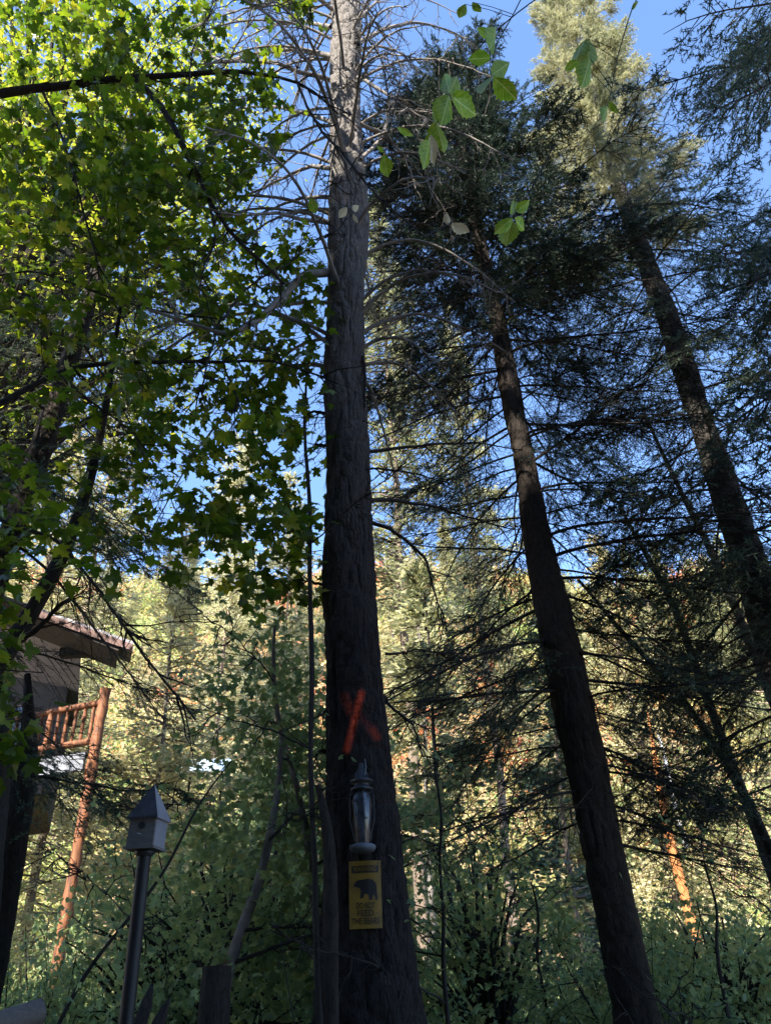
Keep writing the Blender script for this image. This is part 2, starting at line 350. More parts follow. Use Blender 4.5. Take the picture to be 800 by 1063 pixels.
# ------------------------------------------------------------------ trunks from measured outlines
def trunk_path(pts, Y0, Y1=None, n=60, ground=True):
    """pts (px, py, width px) from the bottom up; Y runs Y0 -> Y1"""
    Y1 = Y0 if Y1 is None else Y1
    P = []
    for k, (x, y, wd) in enumerate(pts):
        Y = Y0 + (Y1 - Y0) * (k / (len(pts) - 1)) ** 1.5
        p = at(x, y, Y); P.append([*p, wd / 2 * depth(p) / FPX])
    P = np.array(P)
    if ground:
        d = P[0] - P[1]; zg = hz(P[0][0], P[0][1]) - .2
        if P[0][2] > zg:
            s = (P[0][2] - zg) / max(.3, -d[2] / max(1e-3, abs(d[2])) * abs(d[2])) if d[2] < 0 else 1
            q = P[0].copy(); q[:2] += np.clip(d[:2] * s, -.3, .3); q[2] = zg; q[3] = P[0][3] * 1.15
            P = np.vstack([q, P])
    return resample(P, n)
def bark_trunk(path, sides, rings, seed, amp, fur=26, name='trunk', material=None, parent=None, paintfn=None, flare=0):
    p = resample(path, rings) if len(path) != rings else path
    th = np.arange(sides) * 2 * math.pi / sides
    T = unit(np.gradient(p[:, :3], axis=0)); ref = np.tile(np.array([[0., 1, 0]]), (rings, 1))
    A = unit(np.cross(ref, T)); B = np.cross(T, A)
    zlen = np.cumsum(np.concatenate([[0], np.linalg.norm(np.diff(p[:, :3], axis=0), axis=1)]))
    TH, ZZ = np.meshgrid(th / (2 * math.pi), zlen / zlen[-1])
    tw_ = TH + .02 * np.sin(ZZ * 9) + .02 * vnoise(TH, ZZ, 6, int(zlen[-1] * 3), seed + 5)
    nv = max(4, int(zlen[-1] * 4.5))
    r1 = 1 - np.abs(2 * vnoise(tw_, ZZ, fur, nv, seed) - 1)
    r2 = 1 - np.abs(2 * vnoise(tw_, ZZ, fur * 2, nv * 4, seed + 1) - 1)
    lump = vnoise(TH, ZZ, 5, max(3, int(zlen[-1] * .9)), seed + 2) - .5
    disp = amp * (-(r1 ** 3) * 1.0 - (r2 ** 3) * .45) + lump * amp * 2.6
    rad = p[:, 3:4] * (1 + lump * .05) + disp + amp * .8
    if flare: rad = rad + flare * np.exp(-zlen / .5)[:, None] * (.6 + .4 * np.cos(TH * 2 * math.pi * 5))
    V = p[:, None, :3] + rad[..., None] * (A[:, None] * np.cos(th)[None, :, None] + B[:, None] * np.sin(th)[None, :, None])
    V = V.reshape(-1, 3)
    i = np.arange(rings - 1)[:, None] * sides; j = np.arange(sides)[None]; j2 = (j + 1) % sides
    F = np.stack([i + j, i + j2, i + sides + j2, i + sides + j], -1).reshape(-1, 4)
    g = Geo(); g.add(V - (np.array(parent.location) if parent else 0), F, None)
    if paintfn is not None:
        a = np.zeros((len(V), 3)); a[:, 0] = paintfn(V); g.A = [a]
    return g.build(name, material, parent, smooth=True, attr='paint' if paintfn is not None else None)

# ---- main tree ---------------------------------------------------
def stroke(px, py, a, b_, wd):
    a = np.array(a); b_ = np.array(b_); d = b_ - a; L2 = d @ d
    t = np.clip(((px - a[0]) * d[0] + (py - a[1]) * d[1]) / L2, 0, 1)
    dist = np.hypot(px - a[0] - t * d[0], py - a[1] - t * d[1])
    return np.clip(1.25 - dist / wd, 0, 1)
def paintX(V):
    px, py = pix(V)
    front = V[:, 1] < 6.4
    a = np.maximum.reduce([stroke(px, py, (375, 720), (360, 778), 4.2), .32 * stroke(px, py, (358, 724), (364, 738), 6),
                           .13 * stroke(px, py, (358, 724), (390, 764), 4.5), .34 * stroke(px, py, (386, 757), (391, 765), 5)])
    return a * front
A_pts = [(384, 1063, 118), (382, 1000, 96), (379, 930, 86), (376, 860, 80), (372, 780, 70), (368, 700, 60), (364, 600, 50), (362, 520, 46), (360, 440, 44), (360, 360, 41), (361, 290, 37), (362, 220, 34), (361, 150, 31), (359, 80, 29), (357, 0, 27), (355, -90, 23), (353, -180, 12)]
pathA = trunk_path(A_pts, 6.3, 5.2, 80)
rootA = empty('dead_conifer', (pathA[0][0], pathA[0][1], hz(pathA[0][0], pathA[0][1])), 'tall grey furrowed trunk in the centre with an orange painted X and bare dead branches', 'tree')
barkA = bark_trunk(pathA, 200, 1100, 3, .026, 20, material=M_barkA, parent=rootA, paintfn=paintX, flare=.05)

def dead_branch_mesh(pts, r0, r1, parent, name, seed, twigs=True, material=None, gl=None):
    """one curved branch with side twigs; pts world coordinates"""
    rr = np.random.default_rng(seed); p = resample(np.asarray(pts), 20)
    p = p + np.cumsum(rr.normal(size=p.shape) * .006, axis=0)
    g = Geo(); t = np.linspace(0, 1, 20); g.add(*tubes(p, r0 * (1 - t) + r1 * t, 6))
    if twigs:
        ln = np.linalg.norm(p[-1] - p[0]); n = int(5 + ln * 7 * (1 if twigs is True else twigs))
        ti = rr.uniform(.2, 1, n) * 19; ii = np.clip(ti.astype(int), 0, 18); f = (ti - ii)[:, None]
        b0 = p[ii] * (1 - f) + p[ii + 1] * f; ax = unit(p[ii + 1] - p[ii])
        d = unit(ax * .9 + unit(rr.normal(size=(n, 3))) * .9 + [0, 0, -.15]); l2 = rr.uniform(.12, .55, n)
        u = np.linspace(0, 1, 6); cv = unit(rr.normal(size=(n, 3))) * .35
        tw = b0[:, None] + d[:, None] * (l2[:, None] * u)[..., None] + cv[:, None] * (l2[:, None] * u ** 2)[..., None] + rr.normal(size=(n, 6, 3)) * .008
        g.add(*tubes(tw, np.broadcast_to((r1 * .7 + .003) * (1 - u) + .002, (n, 6)), 3))
        k = rr.integers(0, n, n * 2); q = rr.integers(1, 5, n * 2); d3 = unit(d[k] + unit(rr.normal(size=(n * 2, 3))) * .9)
        l3 = rr.uniform(.04, .22, n * 2); v = np.linspace(0, 1, 4)
        tt = tw[k, q][:, None] + d3[:, None] * (l3[:, None] * v)[..., None] + rr.normal(size=(n * 2, 4, 3)) * .006
        g.add(*tubes(tt, np.broadcast_to(.003 * (1 - v) + .0015, (n * 2, 4)), 3))
    g.V = [v - np.array(parent.location) for v in g.V]
    return g.build(name, material, parent, smooth=True)

def onpath(path, z):
    return np.array([np.interp(z, path[:, 2], path[:, k]) for k in range(4)])
rr = np.random.default_rng(5)
def pxbranch(parent, pl, Ya, Yb, r0, r1, seed, material, name='branch', twigs=True):
    pts = [at(x, y, Ya + (Yb - Ya) * k / (len(pl) - 1)) for k, (x, y) in enumerate(pl)]
    return dead_branch_mesh(pts, r0, r1, parent, name, seed, twigs, material)
# dead limbs seen in the photo, each traced to its place on the trunk
limbsA = [
 ([(350, 60), (310, 52), (270, 56), (230, 66), (200, 50)], 5.4, 6.4, .045), ([(350, 85), (315, 75), (290, 66), (250, 62), (215, 66)], 5.5, 4.6, .04),
 ([(350, 130), (320, 118), (285, 108), (255, 108), (222, 120)], 5.5, 6.6, .035), ([(348, 175), (325, 175), (290, 190), (255, 205), (232, 235)], 5.6, 6.8, .035),
 ([(348, 205), (310, 205), (270, 222), (240, 250)], 5.6, 6.2, .03), ([(346, 232), (310, 228), (285, 224), (250, 226), (225, 222)], 5.7, 4.7, .03),
 ([(344, 283), (318, 282), (298, 300), (268, 328), (235, 345), (150, 318)], 5.7, 4.9, .05), ([(343, 28), (310, 20), (275, 26), (240, 44)], 5.3, 6.0, .035),
 ([(370, 45), (400, 28), (430, 22), (465, 30), (485, 40)], 5.3, 6.4, .04), ([(372, 80), (395, 92), (420, 110), (450, 124)], 5.4, 4.8, .03),
 ([(372, 20), (388, 5), (410, -12), (440, -20)], 5.3, 6.4, .03), ([(345, 10), (325, -5), (300, -14), (270, -10)], 5.3, 4.6, .03),
 ([(374, 130), (400, 140), (420, 165), (430, 195)], 5.5, 6.2, .03), ([(374, 165), (392, 150), (404, 120), (420, 85)], 5.5, 6.6, .03),
 ([(378, 470), (420, 465), (460, 463), (500, 462), (540, 470)], 6.0, 6.4, .02), ([(368, 498), (372, 488), (395, 484), (440, 492), (470, 500)], 5.8, 5.9, .016),
 ([(382, 518), (410, 516), (450, 522), (490, 535), (530, 545)], 6.1, 7.0, .022), ([(384, 543), (405, 552), (430, 572), (440, 580), (447, 615), (456, 650)], 6.0, 6.1, .02),
 ([(342, 610), (325, 603), (310, 600)], 6.2, 6.0, .02), ([(342, 538), (322, 542), (309, 552), (306, 568)], 6.2, 6.1, .012),
 ([(340, 463), (330, 460), (322, 456)], 6.1, 5.9, .022), ([(342, 430), (330, 427), (318, 428)], 6.1, 5.9, .022),
 ([(398, 722), (412, 740), (424, 752), (434, 770), (438, 790)], 6.2, 6.0, .014), ([(400, 680), (430, 677), (460, 684)], 6.2, 6.6, .012),
 ([(340, 782), (330, 788), (322, 790)], 6.2, 6.0, .016), ([(341, 735), (335, 738), (331, 741)], 6.2, 6.0, .018),
 ([(376, 370), (380, 400), (378, 430), (366, 455)], 5.72, 5.86, .022), ([(366, 575), (372, 560), (369, 500), (362, 545)], 5.9, 5.9, .01)]
for k, (pl, Ya, Yb, r0) in enumerate(limbsA):
    pxbranch(rootA, pl, Ya, Yb, r0, max(.004, r0 * .25), 300 + k, M_dead if k < 14 else M_twig, 'dead_branch', (.9 if k < 14 else .5))
for k in range(64):                                   # the rest of the whorls all round the upper trunk
    z = rr.uniform(7.2, 15.5); p = onpath(pathA, z); az = rr.uniform(0, 2 * math.pi); ln = rr.uniform(1.4, 3.0) * (.7 if math.cos(az) > .2 else 1.1)
    d = np.array([math.cos(az), math.sin(az), 0]); u = np.linspace(0, 1, 6)[:, None]
    pts = p[:3] + d * (u * ln) + np.array([0, 0, 1]) * (.28 * np.sin(u * 3.1) * ln - rr.uniform(.1, .5) * u ** 2 * ln)
    dead_branch_mesh(pts, .026, .005, rootA, 'dead_branch', 400 + k, .7, M_dead)

# ---- lantern and warning sign on the main trunk --------------------
def front_of(px, py, path):
    """point just proud of the bark on the camera side of the trunk"""
    co = np.zeros(len(barkA.data.vertices) * 3); barkA.data.vertices.foreach_get('co', co); co = co.reshape(-1, 3) + np.array(rootA.location)
    x, y = pix(co); k = (np.abs(x - px) < 16) & (np.abs(y - py) < 34); ymin = co[k][:, 1].min()
    best = None
    for q in path:
        x, y = pix(q[:3][None]); 
        if best is None or abs(y[0] - py) < best[0]: best = (abs(y[0] - py), q)
    q = best[1]; return at(px, py, ymin - .006), q
def lathe(prof, s=24):
    th = np.arange(s) * 2 * math.pi / s; prof = np.array(prof)
    V = np.stack([prof[:, :1] * np.cos(th), prof[:, :1] * np.sin(th), np.repeat(prof[:, 1:2], s, 1)], -1).reshape(-1, 3)
    i = np.arange(len(prof) - 1)[:, None] * s; j = np.arange(s)[None]; j2 = (j + 1) % s
    return V, np.stack([i + j, i + j2, i + s + j2, i + s + j], -1).reshape(-1, 4)
M_black = plain('black_iron', (.02, .022, .028), .45, .3, 20)
M_glass, nt, b = mat('smoky_glass'); b.inputs['Base Color'].default_value = (.10, .12, .15, 1); b.inputs['Roughness'].default_value = .15; b.inputs['Alpha'].default_value = 1
n = nt.nodes.new('ShaderNodeTexNoise'); n.inputs['Scale'].default_value = 8; r = ramp(nt, [(.3, (.03, .035, .045)), (.7, (.08, .09, .11))]); nt.links.new(n.outputs[0], r.inputs[0]); nt.links.new(r.outputs[0], b.inputs['Base Color'])
M_chalk = plain('chalky_rim', (.10, .115, .14), .6, .15, 30)
lp, _ = front_of(377, 884, pathA); lp = lp + np.array([0, -.075, 0])
hL = at(377, 800, lp[1])[2] - lp[2]
lan = empty('lantern', lp, 'dark lantern with a pale base rim hanging on the centre trunk above the bear sign', 'lantern')
g = Geo(); g.add(*lathe([(0, -.02), (.05, -.02), (.085, -.008), (.095, .012), (.09, .028), (.07, .036), (.045, .04)])); g.build('base_rim', M_chalk, lan, True)
g = Geo(); g.add(*lathe([(.045, .04), (.05, .06), (.066, .2), (.072, .32), (.062, .38), (.05, .4)])); g.build('glass_chimney', M_glass, lan, True)
g = Geo(); g.add(*lathe([(.05, .4), (.082, .402), (.084, .42), (.06, .43), (.06, .455), (.084, .46), (.084, .478), (.055, .49), (.05, .53), (.022, .56), (.02, .6), (0, .61)])); g.build('cap', M_black, lan, True)
for sx in (-1, 1):
    g = Geo(); g.add(*tubes(np.array([[sx * .052, -.03, .05], [sx * .088, -.03, .2], [sx * .088, -.03, .36], [sx * .06, -.03, .41]]), np.full(4, .005), 6)); g.build('guard_wire', M_black, lan, True)
g = Geo(); g.add(*tubes(np.array([[.03, -.06, .50], [.036, -.062, .56], [.030, -.05, .62]]), np.full(3, .006), 6)); g.build('handle', M_chalk, lan, True)
g = Geo(); g.add(*tubes(np.array([[.022, -.078, .22], [.018, -.082, .32], [.032, -.085, .19], [.04, -.08, .2]])[[1, 0, 2, 3]], np.full(4, .0045), 6)); g.build('hook_wire', M_chalk, lan, True)

sp, q = front_of(379, 928, pathA)
TL, BR = at(362, 893, sp[1]), at(397, 962, sp[1]); sw, sh = BR[0] - TL[0] , TL[2] - BR[2]
c = at(379, 928, sp[1]); Rs = q[3] + .012
sign = empty('bear_warning_sign', c, 'yellow metal warning sign with a black bear nailed to the centre trunk', 'sign')
M_yel = plain('yellow_sign_paint', (.19, .11, .007), .6, .35, 9); M_blk = plain('sign_black', (.01, .01, .01), .5, .2, 14)
def bend(x): return .5 * x * x / Rs          # the plate follows the trunk a little
def plate(w_, h_, y0, th_=.003, nx=16, cx=0, cz=0):
    g = Geo(); xs_ = np.linspace(-w_ / 2, w_ / 2, nx) + cx
    V = [(x, y0 + bend(x) + t, z + cz) for t in (0, th_) for z in (-h_ / 2, h_ / 2) for x in xs_]
    F = []
    for k in range(nx - 1):
        F += [[k, k + 1, nx + k + 1, nx + k], [2 * nx + k + 1, 2 * nx + k, 3 * nx + k, 3 * nx + k + 1], [nx + k, nx + k + 1, 3 * nx + k + 1, 3 * nx + k], [k + 1, k, 2 * nx + k, 2 * nx + k + 1]]
    F += [[0, nx, 3 * nx, 2 * nx], [nx - 1, 3 * nx - 1, 4 * nx - 1, 2 * nx - 1]]
    g.add(V, F); return g
plate(sw, sh, -.004).build('plate', M_yel, sign)
plate(sw * .84, sh * .11, -.0055, .001, cz=sh * .37).build('header_band', M_blk, sign)
for sx in (-1, 1):
    for sz_ in (-1, 1):
        g = Geo(); V, F = lathe([(0, .0), (.0045, 0), (.004, .003), (0, .004)], 10); g.add(V[:, [0, 2, 1]] * [1, -1, 1] + [sx * sw * .43, -.0045 + bend(sw * .43), sz_ * sh * .46], F); g.build('nail', M_black, sign)
bear = [(-.36, .62), (-.40, .56), (-.44, .50), (-.42, .46), (-.30, .44), (-.20, .40), (-.16, .30), (-.18, .16), (-.20, .06), (-.08, .06), (-.06, .10), (-.02, .20), (.10, .20), (.14, .08), (.14, .0), (.26, .0), (.27, .08), (.32, .20), (.37, .08), (.36, .0), (.46, .0), (.46, .12), (.44, .30), (.43, .48), (.38, .60), (.28, .68), (.12, .72), (-.04, .70), (-.14, .68), (-.22, .70), (-.26, .66), (-.30, .68)]
def flatpoly(poly, y0, scale, oz, name, material, parent):
    import bmesh
    bm = bmesh.new(); vs = [bm.verts.new((x * scale, y0 + bend(x * scale), z * scale + oz)) for x, z in poly]; f = bm.faces.new(vs)
    r_ = bmesh.ops.extrude_face_region(bm, geom=[f]); bmesh.ops.translate(bm, verts=[e for e in r_['geom'] if isinstance(e, bmesh.types.BMVert)], vec=(0, -.001, 0))
    bmesh.ops.triangulate(bm, faces=bm.faces[:]); bmesh.ops.recalc_face_normals(bm, faces=bm.faces[:])
    me = bpy.data.meshes.new(name); bm.to_mesh(me); bm.free(); me.materials.append(material)
    o = bpy.data.objects.new(name, me); COL.objects.link(o); o.parent = parent; return o
flatpoly(bear, -.0055, sw * .82, -sh * .09, 'bear_emblem', M_blk, sign)
def text(body, size, x, y0, z, material, parent, name='lettering', width=None):
    cu = bpy.data.curves.new(name, 'FONT'); cu.body = body; cu.size = size; cu.align_x = 'CENTER'; cu.align_y = 'CENTER'; cu.extrude = .0006; cu.offset = size * .012
    o = bpy.data.objects.new(name, cu); COL.objects.link(o); bpy.context.view_layer.update()
    me = bpy.data.meshes.new_from_object(o.evaluated_get(bpy.context.evaluated_depsgraph_get())); bpy.data.objects.remove(o)
    n_ = len(me.vertices); co = np.zeros(n_ * 3); me.vertices.foreach_get('co', co); co = co.reshape(-1, 3)
    s = 1 if width is None else width / (co[:, 0].max() - co[:, 0].min())
    new = np.stack([co[:, 0] * s + x, y0 + bend(co[:, 0] * s + x) - co[:, 2], co[:, 1] + z], 1)
    me.vertices.foreach_set('co', new.ravel()); me.materials.clear(); me.materials.append(material); me.update()
    o = bpy.data.objects.new(name, me); COL.objects.link(o); o.parent = parent; return o
text('WARNING', sh * .10, 0, -.0072, sh * .37, M_yel, sign, width=sw * .72)
text('DO NOT', sh * .125, 0, -.0056, -sh * .175, M_blk, sign, width=sw * .56)
text('· FEED ·', sh * .125, 0, -.0056, -sh * .285, M_blk, sign, width=sw * .76)
text('THE BEARS', sh * .125, 0, -.0056, -sh * .395, M_blk, sign, width=sw * .84)

# ---- dark pine to the right of the main tree -----------------------
dead_set = branch_set(6, 40, False, M_needle, 'dead_branch', M_twig, droop=.30)
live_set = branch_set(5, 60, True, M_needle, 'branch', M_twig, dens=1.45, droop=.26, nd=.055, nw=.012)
blue_set = branch_set(5, 80, True, M_needle_blue, 'branch', M_twig, dens=.85, droop=.3, nd=.05, nw=.011)
B_pts = [(666, 1090, 52), (656, 1040, 48), (643, 971, 43), (624, 860, 42), (597, 747, 40), (573, 635, 35), (558, 562, 28), (546, 487, 23), (530, 412, 19), (518, 337, 15), (503, 275, 13), (489, 205, 11), (477, 140, 8), (468, 80, 5)]
pathB = trunk_path(B_pts, 7.6, 7.6, 60)
rootB = empty('dark_pine', (pathB[0][0], pathB[0][1], hz(pathB[0][0], pathB[0][1])), 'dark leaning conifer right of the centre trunk, dense shadowy crown over bare lower branches', 'tree')
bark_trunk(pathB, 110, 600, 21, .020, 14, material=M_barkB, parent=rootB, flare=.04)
rr = np.random.default_rng(8)
def away(az, c=-1.2, hw=.75):
    """keep the bole clear on its open side"""
    d = (az - c + math.pi) % (2 * math.pi) - math.pi
    return az if abs(d) > hw else c + math.copysign(hw + abs(d) * 1.5, d)
for k in range(76):
    z = 2.8 + 9.0 * (k / 76) + rr.uniform(-.1, .1); p = onpath(pathB, z); az = away(k * 2.4 + rr.uniform(-.5, .5), -1.75)
    put_branch(dead_set, k, rootB, p[:3], az, rr.uniform(-.15, .3), rr.uniform(.75, 1.35) * (1.0 if z > 4 else .8), 'dead_branch')
for k in range(26):                                   # thin leafy boughs still alive below the crown
    z = 3.6 + 5.4 * k / 26; p = onpath(pathB, z); put_branch(blue_set, k, rootB, p[:3], away(k * 2.4, -1.75, .9), rr.uniform(-.4, .0), rr.uniform(.55, .95), 'low_bough')
ztop = pathB[:, 2].max()
for k in range(96):
    f = k / 95; z = 8.7 + (ztop - 8.9) * f ** .8;
    if f < .22 and k % 2: continue
    z += rr.uniform(-.3, .3); p = onpath(pathB, z); az = k * 2.4 + rr.uniform(-.5, .5)
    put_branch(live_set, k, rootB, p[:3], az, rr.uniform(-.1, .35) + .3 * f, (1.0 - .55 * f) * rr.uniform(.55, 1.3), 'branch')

# ---- fir on the right ------------------------------------------------
C_pts = [(858, 830, 54), (826, 735, 48), (796, 645, 43), (772, 575, 37), (756, 523, 34), (741, 480, 31), (720, 412, 28), (697, 340, 25), (680, 295, 23), (661, 244, 19), (645, 205, 16), (628, 160, 13), (610, 110, 10), (597, 50, 8), (585, 0, 6), (578, -40, 3)]
C_pts = [(a, b2, c * .86) for a, b2, c in C_pts]
pathC = trunk_path(C_pts, 8.2, 8.6, 60)
rootC = empty('grey_fir', (pathC[0][0], pathC[0][1], hz(pathC[0][0], pathC[0][1])), 'thick leaning fir at the right with plated grey bark and sunlit pale top', 'tree')
bark_trunk(pathC, 110, 600, 31, .018, 13, material=M_barkC, parent=rootC)
ztC = pathC[:, 2].max(); top_set = branch_set(4, 120, True, M_needle_light, 'top_branch', M_dead, dens=1.5, droop=.05, nd=.06, nw=.014)
for k in range(62):
    f = k / 61; z = 4.0 + (13.5 - 4.0) * f; p = onpath(pathC, z); az = away(k * 2.4 + rr.uniform(-.6, .6), -2.1, .5 if z < 9 else .05)
    put_branch(blue_set, k, rootC, p[:3], az, rr.uniform(-.35, .15), rr.uniform(.7, 1.25), 'branch')
for k in range(84):
    f = k / 83; z = 12.6 + (ztC - 12.6) * f ** .9; p = onpath(pathC, z); az = k * 2.4 + rr.uniform(-.5, .5)
    put_branch(top_set, k, rootC, p[:3], az, rr.uniform(.1, .5), (.85 - .55 * f) * rr.uniform(.7, 1.1), 'top_branch')
for k in range(14):
    z = rr.uniform(3.0, 9); p = onpath(pathC, z); put_branch(dead_set, k, rootC, p[:3], rr.uniform(1.5, 5), rr.uniform(-.3, .2), rr.uniform(.6, 1.1), 'dead_branch')

# ---- fir beyond the right edge whose boughs hang into the picture ----
rootG = empty('overhanging_fir', (7.3, 5.6, hz(7.3, 5.6)), 'blue-green fir at the right edge whose feathery boughs hang across the upper right', 'tree')
pG = resample(np.array([[7.3, 5.6, -.6, .26], [7.4, 5.65, 6, .2], [7.7, 5.7, 12, .12], [8.0, 5.7, 17, .02]]), 60)
bark_trunk(pG, 60, 300, 41, .01, 13, material=M_barkC, parent=rootG)
for k in range(27):
    z = 6.0 + 10.0 * k / 27; p = onpath(pG, z); az = 3.0 + rr.uniform(-1.0, 1.0)
    put_branch(blue_set, k, rootG, p[:3], az, rr.uniform(-.30, .12), rr.uniform(1.4, 2.1) * (1.1 - .35 * k / 27), 'branch')

for root_, path_, st_, lst in ((rootB, pathB, blue_set, [(800, 0, -.1, .8), (765, .5, -.05, .85), (812, 2.9, -.15, .7), (650, 3.4, -.45, .7), (840, .2, .0, .6), (700, 2.7, -.3, .75)]),
                                (rootC, pathC, blue_set, [(800, 3.0, -.1, .9), (745, 3.3, -.1, .9), (700, 2.8, -.2, .9), (640, 3.1, -.1, .85), (590, 3.5, -.2, .8), (670, 2.6, .1, .9), (540, 3.0, -.2, .8)])):
    for k, (py, az, tl, sc_) in enumerate(lst):                  # low leafy boughs
        yy = pix(path_[:, :3])[1]; q = path_[np.argmin(np.abs(yy - py))]; put_branch(st_, k, root_, q[:3], az, tl, sc_, 'branch')

# ---- slender leaning trunks at the right -----------------------------
def slim(name, pts, Y, material, label, cat='tree', group=None, twigs=1.0, seed=0, kids=5, leafed=None, Y1=None):
    path = trunk_path(pts, Y, Y1, 40)
    root = empty(name, (path[0][0], path[0][1], hz(path[0][0], path[0][1])), label, cat, group)
    bark_trunk(path, 16, 160, seed, .003, 8, material=material, parent=root)
    r_ = np.random.default_rng(seed)
    for k in range(kids):
        i0 = r_.integers(12, 38); p = path[i0]; az = r_.uniform(0, 6.28); ln = r_.uniform(.5, 1.6)
        u = np.linspace(0, 1, 5)[:, None]; d = np.array([math.cos(az), math.sin(az), r_.uniform(.1, .7)])
        dead_branch_mesh(p[:3] + d * u * ln + np.array([0, 0, -.2]) * u ** 2 * ln, p[3] * .45, .003, root, 'branch', seed * 31 + k, twigs, M_twig)
    if leafed:
        mtl, n_, sz, lo = leafed
        i0 = r_.integers(lo, 40, n_ // 8); c_ = path[i0][:, :3] + r_.normal(size=(len(i0), 3)) * [.38, .3, .3] + [0, .35, 0]
        pos = np.repeat(c_, 8, 0) + r_.normal(size=(len(c_) * 8, 3)) * .13
        g_ = Geo(); g_.add(*stamp(*MAPLE, pos, rdir(len(pos)) + [0, 0, -.4], rdir(len(pos), .5) + [0, 0, 1.2], r_.uniform(.6, 1.2, len(pos)) * sz))
        g_.V = [v - np.array(root.location) for v in g_.V]; g_.build('foliage', mtl, root)
    return root
slim('slender_tree', [(800, 905, 12), (762, 800, 10), (728, 712, 9), (708, 650, 7), (685, 600, 6), (661, 560, 4), (640, 520, 2)], 9.5, M_barkC, 'slim bare leaning trunk that forks upward left of the thick right-hand fir', seed=51)
slim('slender_tree', [(806, 900, 11), (780, 838, 10), (735, 762, 8), (690, 702, 6), (655, 668, 5), (600, 602, 3)], 9.0, M_barkD, 'thin dark trunk leaning farthest left among the slender trees on the right', seed=52)
slim('slender_tree', [(815, 760, 11), (770, 650, 9), (744, 585, 7), (706, 510, 5), (683, 462, 4), (665, 420, 2)], 9.8, M_barkC, 'narrow trunk rising beside the thick fir, standing clear against blue sky', seed=53)

# ---- conifer at the left --------------------------------------------
D_pts = [(-60, 790, 38), (-25, 665, 33), (2, 580, 29), (38, 485, 26), (62, 405, 23), (82, 345, 20), (98, 295, 16), (112, 240, 12), (128, 170, 8), (140, 100, 4)]
D_pts = [(a, b2, c * .85) for a, b2, c in D_pts]
pathD = trunk_path(D_pts, 6.6, 6.8, 60)
rootD = empty('brown_pine', (pathD[0][0], pathD[0][1], hz(pathD[0][0], pathD[0][1])), 'brown conifer trunk slanting up from the left edge, dappled by one patch of sun', 'tree')
bark_trunk(pathD, 70, 400, 61, .009, 13, material=M_barkB, parent=rootD)
for k in range(52):
    z = 3.4 + 7.6 * k / 52; p = onpath(pathD, z)
    put_branch(dead_set if k % 3 else blue_set, k, rootD, p[:3], k * 2.4 + rr.uniform(-.5, .5), rr.uniform(-.3, .2), rr.uniform(.6, 1.1), 'branch')
for k, (py, az, tl, sc_) in enumerate([(560, .1, -.1, .75), (500, .1, -.1, .7), (470, -.3, -.1, .7)]):
    yy = pix(pathD[:, :3])[1]; q = pathD[np.argmin(np.abs(yy - py))]; put_branch(blue_set, k, rootD, q[:3], az, tl, sc_, 'branch')
def left_trunk(pts, Y, label, seed):
    path = trunk_path(pts, Y, None, 50); root = empty('curved_tree', (path[0][0], path[0][1], hz(path[0][0], path[0][1])), label, 'tree')
    bark_trunk(path, 60, 320, seed, .008, 12, material=M_barkD, parent=root); return root, path
r1_, _ = left_trunk([(-70, 1060, 30), (-52, 900, 26), (-30, 740, 21), (0, 690, 18), (30, 642, 16), (60, 590, 14), (80, 545, 11), (98, 480, 8), (112, 420, 5), (120, 350, 3), (134, 270, 1)], 6.2, 'curved dark stem bending up to the right above the cabin roof', 71)
left_trunk([(-24, 1050, 40), (-10, 985, 38), (6, 900, 34), (20, 830, 30), (28, 785, 22), (30, 750, 12), (28, 700, 5)], 7.4, 'dark trunk in front of the cabin deck, its top lost in leaves', 73)
pxbranch(r1_, [(10, 668), (40, 652), (60, 628), (76, 614)], 6.1, 5.8, .035, .012, 712, M_barkD, 'branch', .3)
left_trunk([(-30, 1050, 36), (-22, 960, 34), (-14, 880, 32), (-5, 800, 28), (-4, 740, 22), (-14, 680, 16), (-34, 600, 10)], 4.6, 'black trunk cut off by the left edge of the picture beside the cabin', 72)

